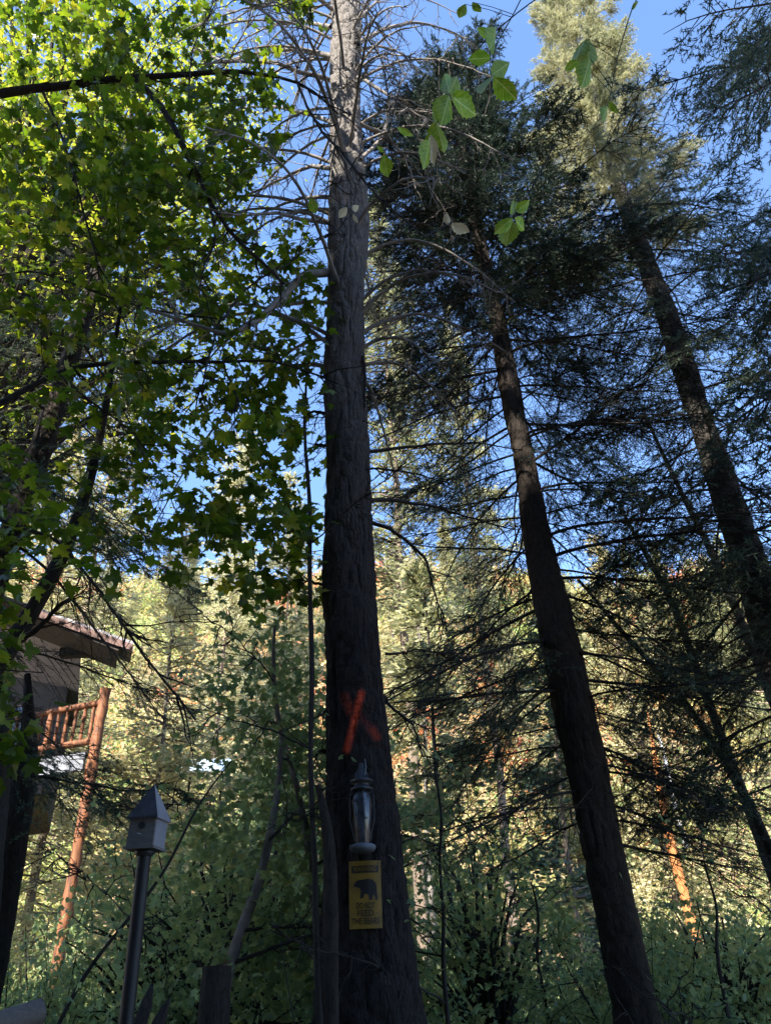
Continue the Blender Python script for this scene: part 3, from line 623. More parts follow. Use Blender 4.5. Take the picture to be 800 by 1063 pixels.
# ------------------------------------------------------------------ maple whose limbs cross the upper left
rootM = empty('maple_tree', (-4.9, 4.4, hz(-4.9, 4.4)), 'broadleaf maple filling the upper left with dark backlit leaves on long black limbs', 'tree')
pM = resample(np.array([[-4.9, 4.4, -.4, .24], [-5.0, 4.3, 3.5, .2], [-5.4, 4.3, 6.5, .14], [-6.0, 4.3, 9.5, .08], [-6.4, 4.3, 12, .02]]), 60)
bark_trunk(pM, 60, 300, 81, .009, 12, material=M_barkD, parent=rootM)
limbsM = [([(-60, 112), (0, 96), (60, 88), (130, 80), (190, 76), (250, 74), (300, 80), (330, 96), (352, 118)], 4.4, 4.8, .065, .010), ([(143, 84), (165, 110), (185, 140), (205, 182), (218, 212), (240, 245), (290, 292)], 4.55, 4.9, .04, .014),
 ([(218, 212), (223, 235), (220, 262), (207, 285), (206, 312)], 4.7, 4.5, .015, .006), ([(45, 95), (62, 130), (80, 180), (92, 225), (106, 265), (109, 292)], 4.5, 4.9, .018, .008),
 ([(-30, 440), (30, 400), (70, 380), (110, 376), (190, 374), (280, 373), (330, 392)], 5.0, 5.4, .03, .008), ([(62, 388), (90, 412), (120, 432), (152, 463)], 5.0, 5.3, .012, .006),
 ([(305, 75), (312, 100), (332, 138), (352, 158), (385, 200), (440, 252)], 4.7, 4.9, .018, .008), ([(330, -20), (318, 30), (305, 75)], 4.7, 4.7, .010, .012),
 ([(240, 60), (262, 20), (280, -20)], 4.6, 4.4, .01, .008), ([(195, 120), (200, 50), (225, 0)], 4.6, 4.5, .01, .006),
 ([(-30, 290), (40, 280), (90, 300), (150, 318), (225, 330)], 4.9, 5.2, .012, .008), ([(230, 330), (210, 400), (200, 440)], 5.1, 5.3, .012, .006),
 ([(232, 332), (250, 300), (300, 270), (338, 240)], 5.0, 5.3, .014, .006), ([(0, 540), (60, 560), (110, 620), (150, 680), (200, 745)], 4.8, 5.2, .014, .008), ([(232, 374), (250, 430), (275, 490)], 5.2, 5.5, .01, .005),
 ([(380, -20), (368, 60), (352, 120), (340, 170), (330, 250)], 4.9, 5.0, .008, .006), ([(410, 160), (400, 70), (372, -10)], 4.95, 4.7, .007, .006)]
for k, (pl, Ya, Yb, r0, r1) in enumerate(limbsM): pxbranch(rootM, pl, Ya, Yb, r0, r1, 800 + k, M_barkD if k < 6 else M_twig, 'branch', .9)
# leaves: sprays hung through the space round those limbs
def sprays(regions, tmpl, size, per, spread, seed, flat=1.3, stems=True):
    rr = np.random.default_rng(seed); g_ = Geo(); st = []
    for (x0, y0, x1, y1, n_, Ya, Yb) in regions:
        X_ = rr.uniform(x0, x1, n_); Y_ = rr.uniform(y0, y1, n_); D_ = rr.uniform(Ya, Yb, n_)
        C_ = np.array([at(a, b2, c2) for a, b2, c2 in zip(X_, Y_, D_)])
        az = rr.uniform(0, 2 * math.pi, n_); ax = np.stack([np.cos(az), np.sin(az), rr.uniform(-.5, .1, n_)], 1)
        tip = C_ + ax * spread
        st.append(np.stack([C_ - ax * spread, C_, tip + [0, 0, -.05]], 1))
        t_ = rr.uniform(-1, 1, (n_, per)); pos = C_[:, None] + ax[:, None] * (t_ * spread)[..., None] + rr.normal(size=(n_, per, 3)) * spread * .22
        out = unit(rr.normal(size=(n_, per, 3)) * [1, 1, .35] + ax[:, None] * .6 + np.array([0, 0, -.35]))
        nn = unit(rr.normal(size=(n_, per, 3)) + np.array([0, 0, flat]))
        g_.add(*stamp(*tmpl, pos.reshape(-1, 3), out.reshape(-1, 3), nn.reshape(-1, 3), rr.uniform(.5, 1.25, n_ * per) * size))
    tw = np.concatenate(st); gs = Geo(); gs.add(*tubes(tw, np.broadcast_to([.005, .004, .002], (len(tw), 3)), 3))
    return g_, gs
reg0 = [(-20, -20, 130, 260, 190, 4.2, 6.5), (100, -20, 235, 210, 150, 4.2, 6.5), (120, 180, 250, 330, 90, 4.6, 6.5), (-20, 230, 140, 420, 60, 4.5, 6.8), (215, 120, 250, 200, 10, 4.5, 5.2),
       (235, 60, 290, 170, 20, 4.4, 5.5), (230, 235, 330, 420, 80, 5.0, 7.0), (120, 330, 320, 470, 120, 4.8, 7.2), (80, 400, 240, 560, 85, 4.8, 7), (210, 450, 318, 560, 70, 5.2, 7), (240, 540, 325, 640, 40, 5.2, 6.8),
       (-20, 470, 110, 600, 50, 4.5, 6.2), (-40, 590, 2, 790, 60, 3.8, 5.0), (250, -20, 330, 25, 14, 4.2, 5.0), (150, 520, 260, 600, 20, 5, 6.5)]
reg = [(a, b2, c, d, int(n_ * (.85 if b2 < 180 else .55 if b2 < 300 else .42)), e, f) for a, b2, c, d, n_, e, f in reg0]
g_, gs = sprays(reg, MAPLE, .125, 12, .30, 7)
off = np.array(rootM.location)
for G_ in (g_, gs): G_.V = [v - off for v in G_.V]
g_.build('foliage', M_maple, rootM); tag(gs.build('twigs', M_twig, rootM), None, kind='stuff')

# ------------------------------------------------------------------ distant and middle trees
def far_conifer(seed, H=14, Rb=2.6, nb=110, per=150, narrow=1.0, bare=.12, bl=.24, tr=.014):
    rr = np.random.default_rng(seed); gt = Geo(); gc = Geo()
    z = np.linspace(-.6, H, 14); lean = rr.normal(size=2) * .015
    p = np.stack([z * lean[0] + .05 * np.sin(z), z * lean[1], z], 1); r_ = tr * H * (1 - np.maximum(z, 0) / H) + .015
    gt.add(*tubes(p, r_, 9))
    f = bare + (1 - bare) * np.sort(rr.random(nb)) ** .9; az = rr.uniform(0, 2 * math.pi, nb)
    ln = Rb * narrow * (1 - f) ** .75 * rr.uniform(.55, 1.15, nb) + .15
    d = np.stack([np.cos(az), np.sin(az), rr.uniform(-.35, .15, nb) + f * .35], 1)
    u = np.linspace(0, 1, 6); b0 = np.stack([f * H * lean[0], f * H * lean[1], f * H], 1)
    ax = b0[:, None] + d[:, None] * (ln[:, None] * u)[..., None] + np.array([0, 0, -.16]) * (ln[:, None] * u ** 2)[..., None]
    gt.add(*tubes(ax, np.broadcast_to(.03 * (1 - u) + .006, (nb, 6)), 3))
    cnt = np.maximum(25, (per * ln / Rb).astype(int)); idx = np.repeat(np.arange(nb), cnt); n_ = len(idx)
    t_ = rr.random(n_) ** .7 * 5; ii = np.clip(t_.astype(int), 0, 4); q = (t_ - ii)[:, None]
    c_ = ax[idx, ii] * (1 - q) + ax[idx, ii + 1] * q
    wd = (.30 * ln[idx] * (1 - t_ / 5.6))[:, None]
    side = np.stack([-np.sin(az[idx]), np.cos(az[idx]), np.zeros(n_)], 1)
    c_ = c_ + side * rr.normal(size=(n_, 1)) * wd * .7 + rr.normal(size=(n_, 3)) * [.05, .05, .09]
    dd = unit(d[idx] + side * rr.normal(size=(n_, 1)) * .8 + rr.normal(size=(n_, 3)) * .35)
    sc = np.stack([rr.uniform(.3, .5, n_) * bl, rr.uniform(.7, 1.3, n_) * bl], 1)
    gc.add(*stamp(*QUADL, c_, dd, unit(rr.normal(size=(n_, 3)) + [0, 0, .8]), sc))
    return gt, gc
far_protos = []
for k in range(5):
    gt, gc = far_conifer(900 + k, 14, [2.4, 2.9, 2.0, 2.6, 3.2][k], 120, 190)
    far_protos.append((gt.mesh('trunk', M_far_bark, True), gc.mesh('crown', M_needle_far)))
def place_far(k, x, y, s, label, group, name='hillside_conifer', crown=None, zoff=0):
    o = empty(name, (x, y, hz(x, y) + zoff), label, 'tree', group); o.rotation_euler = (0, 0, rng.uniform(0, 6.28)); o.scale = (s * rng.uniform(.85, 1.15), s * rng.uniform(.85, 1.15), s)
    for nm, me in zip(('trunk', 'crown'), far_protos[k % 5]):
        c = bpy.data.objects.new(nm, me); COL.objects.link(c); c.parent = o
        if nm == 'crown' and crown: c.material_slots[0].link = 'OBJECT'; c.material_slots[0].material = crown
    return o
rr = np.random.default_rng(77); pts = []
tries = 0
while len(pts) < 140 and tries < 6000:
    tries += 1
    y = 24 + 84 * rr.random() ** 1.1; x = rr.uniform(-.62, .62) * y
    if all((x - a) ** 2 + (y - b2) ** 2 > (2.2 + y * .02) ** 2 for a, b2 in pts): pts.append((x, y))
for k, (x, y) in enumerate(pts):
    if y < 40: lab, grp = 'sunlit yellow-green conifer on the foot of the slope', 'conifers at the foot of the slope'
    elif y < 75: lab, grp = 'sunlit yellow-green conifer halfway up the far slope', 'conifers halfway up the slope'
    else: lab, grp = 'small sunlit conifer near the skyline of the far slope', 'conifers near the skyline'
    if ((x + 10) / 6) ** 2 + ((y - 66) / 12) ** 2 < 1: continue
    place_far(k, x, y, (.6 if y > 80 else 1) * rr.uniform(.4, .9) * (.75 if y < 40 else 1), lab, grp)
# tall sunlit conifer behind the main trunk
def tall(px, pytop, Y, label, seed, wpx=10, Rb=2.3, mtl=M_needle_light, bare=.35, nb=170, wood=M_far_bark, name='tall_conifer'):
    top = at(px, pytop, Y); zb = hz(top[0], Y); H = top[2] - zb
    gt, gc = far_conifer(seed, H, Rb, nb, 170, bare=bare, bl=.17, tr=.0052)
    o = empty(name, (top[0], Y, zb), label, 'tree'); gt.build('trunk', wood, o, True); gc.build('crown', mtl, o); return o
tall(400, 225, 17, 'tall pale sunlit conifer directly behind the centre trunk', 950, Rb=2.6)
tall(462, 330, 21, 'sunlit conifer right of the centre trunk, behind the bare lower branches of the dark pine', 951, Rb=2.6)
tall(200, 540, 19, 'thin grey-green conifer standing above the birdhouse', 952, Rb=2.2, mtl=M_needle_far, bare=.15)
tall(425, 560, 15, 'narrow pale-stemmed conifer just right of the painted X', 953, Rb=1.4, bare=.5, wood=M_dead, nb=60)
tall(448, 600, 12, 'slim dark-stemmed conifer between the centre trunk and the dark pine', 954, Rb=1.1, bare=.45, mtl=M_needle_far, wood=M_barkC, nb=34)
tall(620, 560, 24, 'yellow-green conifer seen between the dark pine and the right-hand fir', 955, Rb=2.4, mtl=M_needle_far, bare=.1)
tall(745, 565, 22, 'round-topped sunlit conifer against the sky at the right', 956, Rb=3.0, mtl=M_needle_far, bare=.1)
tall(90, 430, 20, 'bright sunlit conifer behind the cabin roof', 957, Rb=3.0, mtl=M_needle_far, bare=.1)
tall(545, 640, 14, 'dark young fir tucked behind the base of the dark pine', 958, Rb=1.5, mtl=M_needle_blue, bare=.2, nb=70)
tall(35, 300, 19, 'tallest of the sunlit conifers behind the left maple, nearest the left edge', 960, Rb=2.6, bare=.15)
tall(150, 350, 23, 'tall sunlit conifer behind the left maple, above the birdhouse', 961, Rb=3.3, bare=.12, nb=280)
tall(250, 430, 26, 'sunlit conifer behind the maple leaves, midway between birdhouse and centre trunk', 962, Rb=3.3, bare=.1, nb=280)
tall(305, 500, 22, 'short sunlit conifer just left of the centre trunk near the skyline', 963, Rb=2.6, bare=.1, nb=220)
# sunlit broadleaf tree behind the maple
def broadleaf(name, x, y, H, Rc, mtl, label, seed, n_leaf=14000, size=.11, zc=.62, sq=.9, cat='tree', group=None, wood=M_barkD, clumps=90, tmpl=SIMPLE):
    rr = np.random.default_rng(seed); zb = hz(x, y); o = empty(name, (x, y, zb), label, cat, group)
    gt = Geo(); z = np.linspace(-.3, H * .8, 10); gt.add(*tubes(np.stack([.15 * np.sin(z * .6), .1 * np.cos(z * .5), z], 1), .018 * H * (1 - np.maximum(z, 0) / H) + .01, 8))
    c_ = unit(rr.normal(size=(clumps, 3))) * (rr.random((clumps, 1)) ** .4) * [Rc, Rc, H * .42 * sq] + [0, 0, H * zc]
    u = np.linspace(0, 1, 6)[None, :, None]; b0 = np.stack([np.zeros(clumps), np.zeros(clumps), np.maximum(.12 * H, c_[:, 2] * .55)], 1)
    tw = b0[:, None] * (1 - u) + c_[:, None] * u + np.array([0, 0, 1]) * (np.sin(u * 3.14) * .06 * H) + rr.normal(size=(clumps, 6, 3)) * .05 * u
    gt.add(*tubes(tw, np.broadcast_to(.006 * H * (1 - u[0, :, 0]) + .006, (clumps, 6)), 4)); gt.build('trunk', wood, o, True)
    per = n_leaf // clumps; cr = rr.uniform(.5, 1.1, clumps) * Rc * .32
    pos = np.repeat(c_, per, 0) + rr.normal(size=(per * clumps, 3)) * np.repeat(cr, per)[:, None] * [.6, .6, .42]
    g_ = Geo(); g_.add(*stamp(*tmpl, pos, rdir(len(pos), .6) + [0, 0, -.3], rdir(len(pos)) + [0, 0, 1.0], rr.uniform(.6, 1.2, len(pos)) * size)); g_.build('crown', mtl, o)
    return o
broadleaf('cottonwood', -7.9, 11.0, 27, 4.8, M_sunleaf, 'tall sunlit yellow-green broadleaf tree behind the maple in the upper left', 31, 42000, .14, zc=.70, clumps=220)

# hillside scrub: nobody could count it
N = 3800; rr = np.random.default_rng(99)
y = 17 + 92 * rr.random(N) ** 1.15; x = rr.uniform(-.68, .68, N) * y
pal = np.array([[.46, .41, .18], [.32, .34, .13], [.19, .25, .09], [.48, .25, .11], [.50, .17, .09], [.46, .34, .18], [.28, .24, .13]])
patch = np.sin(x * .13 + 2) + np.sin(y * .17 + x * .05) + rr.normal(size=N) * .7 + 2.2 * np.exp(-((x - 14) / 22) ** 2 - ((y - 94) / 16) ** 2) + 2.0 * np.exp(-((x + 10) / 7) ** 2 - ((y - 68) / 14) ** 2) + 2 * np.exp(-((x - 17) / 6) ** 2 - ((y - 60) / 14) ** 2)
ci = np.where(patch > 1.15, rr.choice([3, 4, 5, 0], N), np.where(patch > .2, rr.choice([0, 3, 1, 6, 1, 0, 5], N), rr.choice([0, 1, 2, 2, 1], N)))
sz = rr.uniform(.6, 1.6, N) * (1 + y / 110); per = 110
pos = np.stack([x, y, hz(x, y)], 1)[:, None] + unit(rr.normal(size=(N, per, 3))) * (rr.random((N, per, 1)) ** .45) * sz[:, None, None] * [1, 1, .8] + np.array([0, 0, .6]) * sz[:, None, None]
pos = pos.reshape(-1, 3); s_ = np.repeat(.075 + y * .0028, per) * rr.uniform(.7, 1.3, N * per)
V, F = stamp(*QUADL, pos, rdir(len(pos)), rdir(len(pos)) + [0, 0, .6], s_)
g = Geo(); g.add(V, F); g.A = [np.repeat(pal[ci][np.repeat(np.arange(N), per)] * rr.uniform(.8, 1.2, (N * per, 1)), 4, 0)]
o = g.build('hillside_scrub', M_hillshrub, attr='tint'); tag(o, 'sunlit yellow, green and orange scrub covering the far hillside', 'scrub', kind='stuff')

# ------------------------------------------------------------------ shaded undergrowth
def bush_proto(seed, size=.055, n_leaf=5200, mtl=M_bush, H=2.2, Rc=.95):
    rr = np.random.default_rng(seed); ns = 16; u = np.linspace(0, 1, 8)
    az = rr.uniform(0, 6.28, ns); sp_ = rr.uniform(.15, 1, ns) * Rc; h_ = rr.uniform(.55, 1.05, ns) * H
    P = np.stack([np.cos(az)[:, None] * sp_[:, None] * u ** 1.4, np.sin(az)[:, None] * sp_[:, None] * u ** 1.4, h_[:, None] * u - .1], -1) + rr.normal(size=(ns, 8, 3)) * .03 * u[None, :, None]
    gt = Geo(); gt.add(*tubes(P, np.broadcast_to(.014 * (1 - u) + .003, (ns, 8)), 5))
    nt_ = 150; k = rr.integers(0, ns, nt_); q = rr.uniform(1.5, 7, nt_); ii = np.clip(q.astype(int), 0, 6); f = (q - ii)[:, None]
    b0 = P[k, ii] * (1 - f) + P[k, ii + 1] * f; d = unit(rr.normal(size=(nt_, 3)) + [0, 0, .25]); l_ = rr.uniform(.15, .5, nt_); v = np.linspace(0, 1, 4)
    T = b0[:, None] + d[:, None] * (l_[:, None] * v)[..., None] + np.array([0, 0, -.2]) * (l_[:, None] * v ** 2)[..., None]
    gt.add(*tubes(T, np.broadcast_to(.004 * (1 - v) + .0015, (nt_, 4)), 3))
    k = rr.integers(0, nt_, n_leaf); q = rr.uniform(0, 1, n_leaf)[:, None]
    pos = T[k, 0] * (1 - q) + T[k, 3] * q + rr.normal(size=(n_leaf, 3)) * .055
    g_ = Geo(); g_.add(*stamp(*SIMPLE, pos, unit(rr.normal(size=(n_leaf, 3)) + d[k] + [0, 0, -.4]), unit(rr.normal(size=(n_leaf, 3)) + [0, 0, 1.2]), rr.uniform(.6, 1.25, n_leaf) * size))
    return gt.mesh('stems', M_twig, True), g_.mesh('foliage', mtl)
BP = [bush_proto(500 + k, .05 if k < 4 else .08, 10000 if k < 4 else 5000) for k in range(5)]
rr = np.random.default_rng(17); pts = []
for band, (ya, yb, n_, sa, sb) in enumerate([(5.2, 7.6, 26, .5, .85), (7.6, 10.5, 44, .7, 1.15), (10.5, 14.5, 52, 1.0, 1.5), (14.5, 20, 40, 1.0, 1.6)]):
    c_ = 0; tr = 0
    while c_ < n_ and tr < 2000:
        tr += 1; y = rr.uniform(ya, yb); x = rr.uniform(-.62, .62) * y
        if band == 0 and (abs(x + 1.7) < .5 or abs(x) < .55): continue
        if any((x - a) ** 2 + (y - b2) ** 2 < (.55 + .03 * y) ** 2 for a, b2 in pts): continue
        pts.append((x, y)); c_ += 1
        s = rr.uniform(sa, sb); lab = ['low green shrub right beneath the centre trunk and birdhouse', 'green leafy shrub in the shade just behind the near trunks', 'head-high green shrub in the shaded middle of the wood', 'tall leafy shrub where the shaded wood meets the sunlit slope'][band]
        o = empty('leafy_shrub', (x, y, hz(x, y)), lab, 'shrub', ['low shrubs by the near trunks', 'shrubs behind the near trunks', 'shrubs in the middle of the wood', 'shrubs at the edge of the slope'][band])
        o.rotation_euler = (0, 0, rr.uniform(0, 6.28)); o.scale = (s, s, s * rr.uniform(.85, 1.2)); k = rr.integers(0, 5)
        for nm, me in zip(('stems', 'foliage'), BP[k]):
            c = bpy.data.objects.new(nm, me); COL.objects.link(c); c.parent = o
for k, (px, py, Y, H_, Rc_, n_) in enumerate([(250, 860, 8.6, 4.3, 1.25, 2600), (185, 880, 9.6, 4.2, 1.3, 2400), (492, 880, 10, 4.2, 1.2, 2200), (300, 780, 10.5, 5.6, 1.1, 2200), (725, 940, 9.0, 3.2, .9, 1300)]):
    p_ = at(px, py, Y)
    broadleaf('vine_maple', p_[0], Y, H_, Rc_, M_bush, ['bushy green vine maple between the stump and the birdhouse', 'green vine maple directly behind the birdhouse pole', 'green vine maple right of the bear sign', 'tallest green vine maple, just left of the centre trunk below the orange X', 'low green vine maple right of the dark pine base'][k], 640 + k, int(n_ * 1.5), .075, zc=.58, clumps=90, tmpl=MAPLE, wood=M_twig)
# weeds and grass between them
n_ = 90000; y = rr.uniform(3.0, 20, n_); x = rr.uniform(-.7, .7, n_) * (y + 2)
hgt = rr.random(n_) ** 1.5 * (.55 + .5 * (np.sin(x * 1.1 + y) * .5 + .5))
pos = np.stack([x, y, hz(x, y) + hgt], 1)
g = Geo(); g.add(*stamp(*SIMPLE, pos, rdir(n_) + [0, 0, .6], rdir(n_), rr.uniform(.05, .14, n_)))
tag(g.build('undergrowth', M_weed), 'tangled weeds and low leaves covering the shaded ground', 'undergrowth', kind='stuff')

# saplings and vines by the main trunk
slim('climbing_vine', [(333, 1075, 8), (328, 1000, 7), (328, 900, 6), (321, 800, 5), (325, 700, 5), (321, 600, 4), (322, 520, 4), (315, 450, 3), (319, 380, 2)], 5.9, M_twig, 'thin black stem rising straight up just left of the centre trunk', 'vine', seed=201, kids=3, twigs=.5)
slim('crooked_stub', [(343, 1063, 16), (343, 960, 16), (343, 905, 15), (341, 870, 13), (336, 835, 9), (330, 815, 6)], 5.7, M_barkD, 'short crooked black stub pressed against the left side of the centre trunk', 'tree', seed=202, kids=0)
slim('maple_sapling', [(332, 1010, 9), (326, 930, 8), (318, 860, 7), (305, 800, 6), (290, 760, 5), (283, 700, 4), (285, 650, 3)], 6.6, M_dead, 'grey-stemmed maple sapling leaning left beside the centre trunk', 'tree', seed=203, kids=5, leafed=(M_bush, 2600, .085, 15))
slim('maple_sapling', [(238, 1000, 11), (252, 960, 10), (268, 920, 9), (282, 860, 8), (290, 810, 6), (292, 760, 4)], 6.4, M_dead, 'slim sapling arching up from behind the cut stump', 'tree', seed=204, kids=5, leafed=(M_bush, 1500, .08, 14))
slim('maple_sapling', [(60, 1060, 4), (95, 1000, 3), (125, 965, 3), (172, 905, 2), (205, 835, 2), (240, 790, 1)], 6.0, M_twig, 'thin twig-like sapling slanting behind the birdhouse pole', 'tree', seed=205, kids=3, leafed=(M_bush, 300, .06, 14))
slim('young_fir', [(466, 1075, 5), (459, 1000, 5), (461, 950, 4), (455, 900, 3), (459, 850, 3), (451, 800, 2)], 6.4, M_twig, 'spindly dark young tree standing right of the centre trunk base', 'tree', seed=206, kids=7, leafed=(M_bush, 500, .06, 24))
slim('young_maple', [(752, 1040, 4), (742, 985, 4), (745, 940, 3), (730, 900, 2), (727, 870, 1)], 6.8, M_twig, 'young maple with yellow-green leaves at the lower right', 'tree', seed=207, kids=4, leafed=(M_bush, 240, .055, 22))
slim('young_maple', [(566, 1040, 3), (556, 990, 3), (560, 950, 2), (551, 915, 1)], 8.8, M_twig, 'young yellow-leaved maple left of the dark pine base', 'tree', seed=208, kids=3, leafed=(M_bush, 300, .06, 20))

# ------------------------------------------------------------------ cut stump
sb = at(222, 1063, 5.6); st_ = at(226, 1003, 5.6); rs = 14 * depth(sb) / FPX
root = empty('cut_stump', (sb[0], sb[1], hz(sb[0], sb[1])), 'sawn-off dark stump at the bottom between the birdhouse pole and the centre trunk', 'stump')
path = resample(np.array([[sb[0] - .05, 5.6, hz(sb[0], 5.6) - .15, rs * 1.3], [*sb, rs * 1.15], [*st_, rs]]), 60)
bark_trunk(path, 48, 120, 91, .008, 10, material=M_barkD, parent=root)
g = Geo(); e = path[-1]; th = np.arange(24) * 2 * math.pi / 24; V = np.concatenate([[[0, 0, .012]], np.stack([np.cos(th) * rs * 1.02, np.sin(th) * rs * 1.02, .03 * np.cos(th)], 1)]) + e[:3] - np.array(root.location)
g.add(V, [[0, 1 + k, 1 + (k + 1) % 24] for k in range(24)]); g.build('cut_face', plain('sawn_wood', (.20, .15, .10), .85, .3, 25), root)
for px, nm in ((152, 0), (170, 1)):
    q0 = at(px - 12, 1080, 5.2); q1 = at(px + 6, 1022 + nm * 14, 5.3)
    root = empty('broken_stake', q0, ['taller dark broken stake beside the foot of the birdhouse pole', 'shorter dark broken stake beside the foot of the birdhouse pole'][nm], 'stake')
    q00 = q0 + (q0 - q1) * 2.0; bark_trunk(resample(np.array([[*q00, .04], [*q0, .04], [*(q0 * .4 + q1 * .6), .036], [*q1, .006]]), 40), 24, 80, 95 + nm, .004, 7, material=M_barkD, parent=root)

# ------------------------------------------------------------------ birdhouse
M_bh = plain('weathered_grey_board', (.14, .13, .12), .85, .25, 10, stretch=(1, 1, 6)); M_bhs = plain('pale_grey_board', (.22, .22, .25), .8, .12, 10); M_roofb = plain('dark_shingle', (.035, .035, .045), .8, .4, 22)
pb = at(151, 880, 4.9); pbm = at(131, 1063, 4.9)
bx, by = pb[0], pb[1]; zb = pb[2]
bh = empty('birdhouse', (bx, by, zb), 'grey wooden birdhouse with steep dark roof on top of a black pole', 'birdhouse')
bh.rotation_euler = (0, R(1), R(-9))
W, Dp, Hf, Hr = .168, .168, .172, .375
def wallpoly(pts2, y0, th_, name, material, hole=None):
    import bmesh
    bm = bmesh.new(); vs = [bm.verts.new((x, y0, z)) for x, z in pts2]; f = bm.faces.new(vs)
    r_ = bmesh.ops.extrude_face_region(bm, geom=[f]); bmesh.ops.translate(bm, verts=[e for e in r_['geom'] if isinstance(e, bmesh.types.BMVert)], vec=(0, th_, 0))
    bmesh.ops.recalc_face_normals(bm, faces=bm.faces[:]); me = bpy.data.meshes.new(name); bm.to_mesh(me); bm.free(); me.materials.append(material)
    o = bpy.data.objects.new(name, me); COL.objects.link(o); o.parent = bh; return o
for nm_, c_, sz_, mt_ in (('front_wall', (0, -Dp / 2 + .0075, Hf / 2), (W, .015, Hf), M_bh), ('back_wall', (0, Dp / 2 - .0075, Hf / 2), (W, .015, Hf), M_bhs),
                          ('side_wall', (-W / 2 + .0085, 0, Hf / 2), (.015, Dp - .032, Hf - .002), M_bhs), ('side_wall', (W / 2 - .0075 + .001, 0, Hf / 2), (.015, Dp - .032, Hf - .002), M_bhs)):
    g = Geo(); box(g, c_, *sz_); g.build(nm_, mt_, bh)
apex = np.array([0, 0, Hr]); ov = .014
cor = [np.array([sx * (W / 2 + ov), sy * (Dp / 2 + ov), Hf - .006]) for sx, sy in ((-1, -1), (1, -1), (1, 1), (-1, 1))]
for k in range(4):
    a_, b_ = cor[k], cor[(k + 1) % 4]; dn = np.array([0, 0, -.014]); V = [a_, b_, apex, a_ + dn, b_ + dn, apex + dn * 2]
    g = Geo(); g.add(V, [[0, 1, 2], [3, 5, 4]]); g.add(V, [[0, 3, 4, 1], [1, 4, 5, 2], [2, 5, 3, 0]]); g.build('roof_panel', M_roofb if k in (0, 3) else M_bhs, bh)  # front and left panels dark, right and back panels pale grey
g = Geo(); box(g, (0, 0, -.009), W + .02, Dp + .02, .015); g.build('floor_board', M_bh, bh)
g = Geo(); V, F = lathe([(0, 0), (.019, 0), (.019, .004), (0, .004)], 20); V = V[:, [0, 2, 1]] * [1, -1, 1]; g.add(V * [1.15, 1, 1.15] + [0, -Dp / 2 - .001, .112], F); g.build('entrance_hole', M_black, bh)
g = Geo(); g.add(*tubes(np.array([[0, -Dp / 2 + .005, .062], [0, -Dp / 2 - .02, .062], [0, -Dp / 2 - .045, .061]]), np.full(3, .004), 8)); g.build('perch', M_bhs, bh)
pole = empty('birdhouse_pole', (pbm[0], pbm[1], hz(pbm[0], pbm[1])), 'straight black pole carrying the birdhouse', 'pole')
g = Geo(); d = (pbm - pb) * 3.0; zt = zb - .018; L0 = np.array([bx, by, zt]); bot = L0 + d * ((zt - hz(bx, by) + .3) / -d[2])
g.add(*tubes(np.stack([L0 + (bot - L0) * u for u in np.linspace(0, 1, 6)]), np.full(6, .040), 16)); g.V = [v - np.array(pole.location) for v in g.V]
M_pole = plain('black_post', (.007, .0065, .007), .6, .4, 25, stretch=(1, 1, .2)); g.build('post', M_pole, pole, True)
g = Geo(); g.add(*lathe([(0, .0), (.06, 0), (.062, -.014), (.047, -.03)], 16)); g.V = [v + L0 + [0, 0, -.001] - np.array(pole.location) for v in g.V]; g.build('flange', M_black, pole, True)

# ------------------------------------------------------------------ log cabin with balcony
M_log = plain('orange_log', (.20, .072, .028), .7, .65, 7, stretch=(3, 3, .6)); M_white = plain('pale_painted_fascia', (.19, .20, .235), .7, .1, 6); M_brown = plain('dark_brown_siding', (.035, .026, .021), .85, .3, 4, stretch=(1, 1, 8))
M_roofm = plain('grey_roof_metal', (.20, .185, .21), .6, .12, 3); M_trim = plain('reddish_trim', (.12, .06, .05), .7, .2, 8); M_soffit = plain('dark_soffit', (.035, .028, .025), .9, .3, 6)
Yc = 12.6
pc = at(104, 748, Yc); root = empty('log_cabin', (pc[0], pc[1], hz(pc[0], pc[1])), 'raised log cabin with an orange log balcony at the left behind the leaves', 'cabin'); off = np.array(root.location)
def cb(name, g, mtl, smooth=False, parent=None):
    g.V = [v - off for v in g.V]; return g.build(name, mtl, parent or root, smooth)
def log(name, a, b2, r, mtl=M_log, parent=None, n_=14):
    g = Geo(); rr_ = np.random.default_rng(int(abs(a[0] * 997 + b2[2] * 131)) + 1); P = np.stack([a + (b2 - a) * u for u in np.linspace(0, 1, n_)]) + rr_.normal(size=(n_, 3)) * r * .08
    g.add(*tubes(P, r * (1 + .08 * rr_.normal(size=n_)), 12)); 
    for e, s in ((P[0], 0), (P[-1], (n_ - 1) * 12)): g.add(np.vstack([g.V[0][s:s + 12], e]), [[k, (k + 1) % 12, 12] for k in range(12)])
    return cb(name, g, mtl, True, parent)
d1 = unit(np.array([-.94, .34, 0])); d2 = unit(np.array([-.45, .89, 0]))
ztopr = at(104, 728, Yc)[2]; zbotr = at(99, 769, Yc)[2]; P0 = np.array([pc[0], pc[1], 0])
def PZ(s, z, q=0): return P0 + d1 * s + d2 * q + np.array([0, 0, z])
log('corner_post', PZ(0, hz(pc[0], pc[1]) - .2), PZ(0, ztopr + .22), .088, n_=40)
LEN = 4.6
rail = log('balcony_rail', PZ(-.02, ztopr - .03), PZ(LEN, ztopr - .03), .058)
log('balcony_rail', PZ(-.02, zbotr), PZ(LEN, zbotr), .062)
for k in range(24):
    s = .17 + k * .185; big = k in (5, 13, 21)
    log('baluster', PZ(s, zbotr + (-.2 if big else .03)), PZ(s, ztopr + (.0 if big else -.07)), .052 if big else .030)
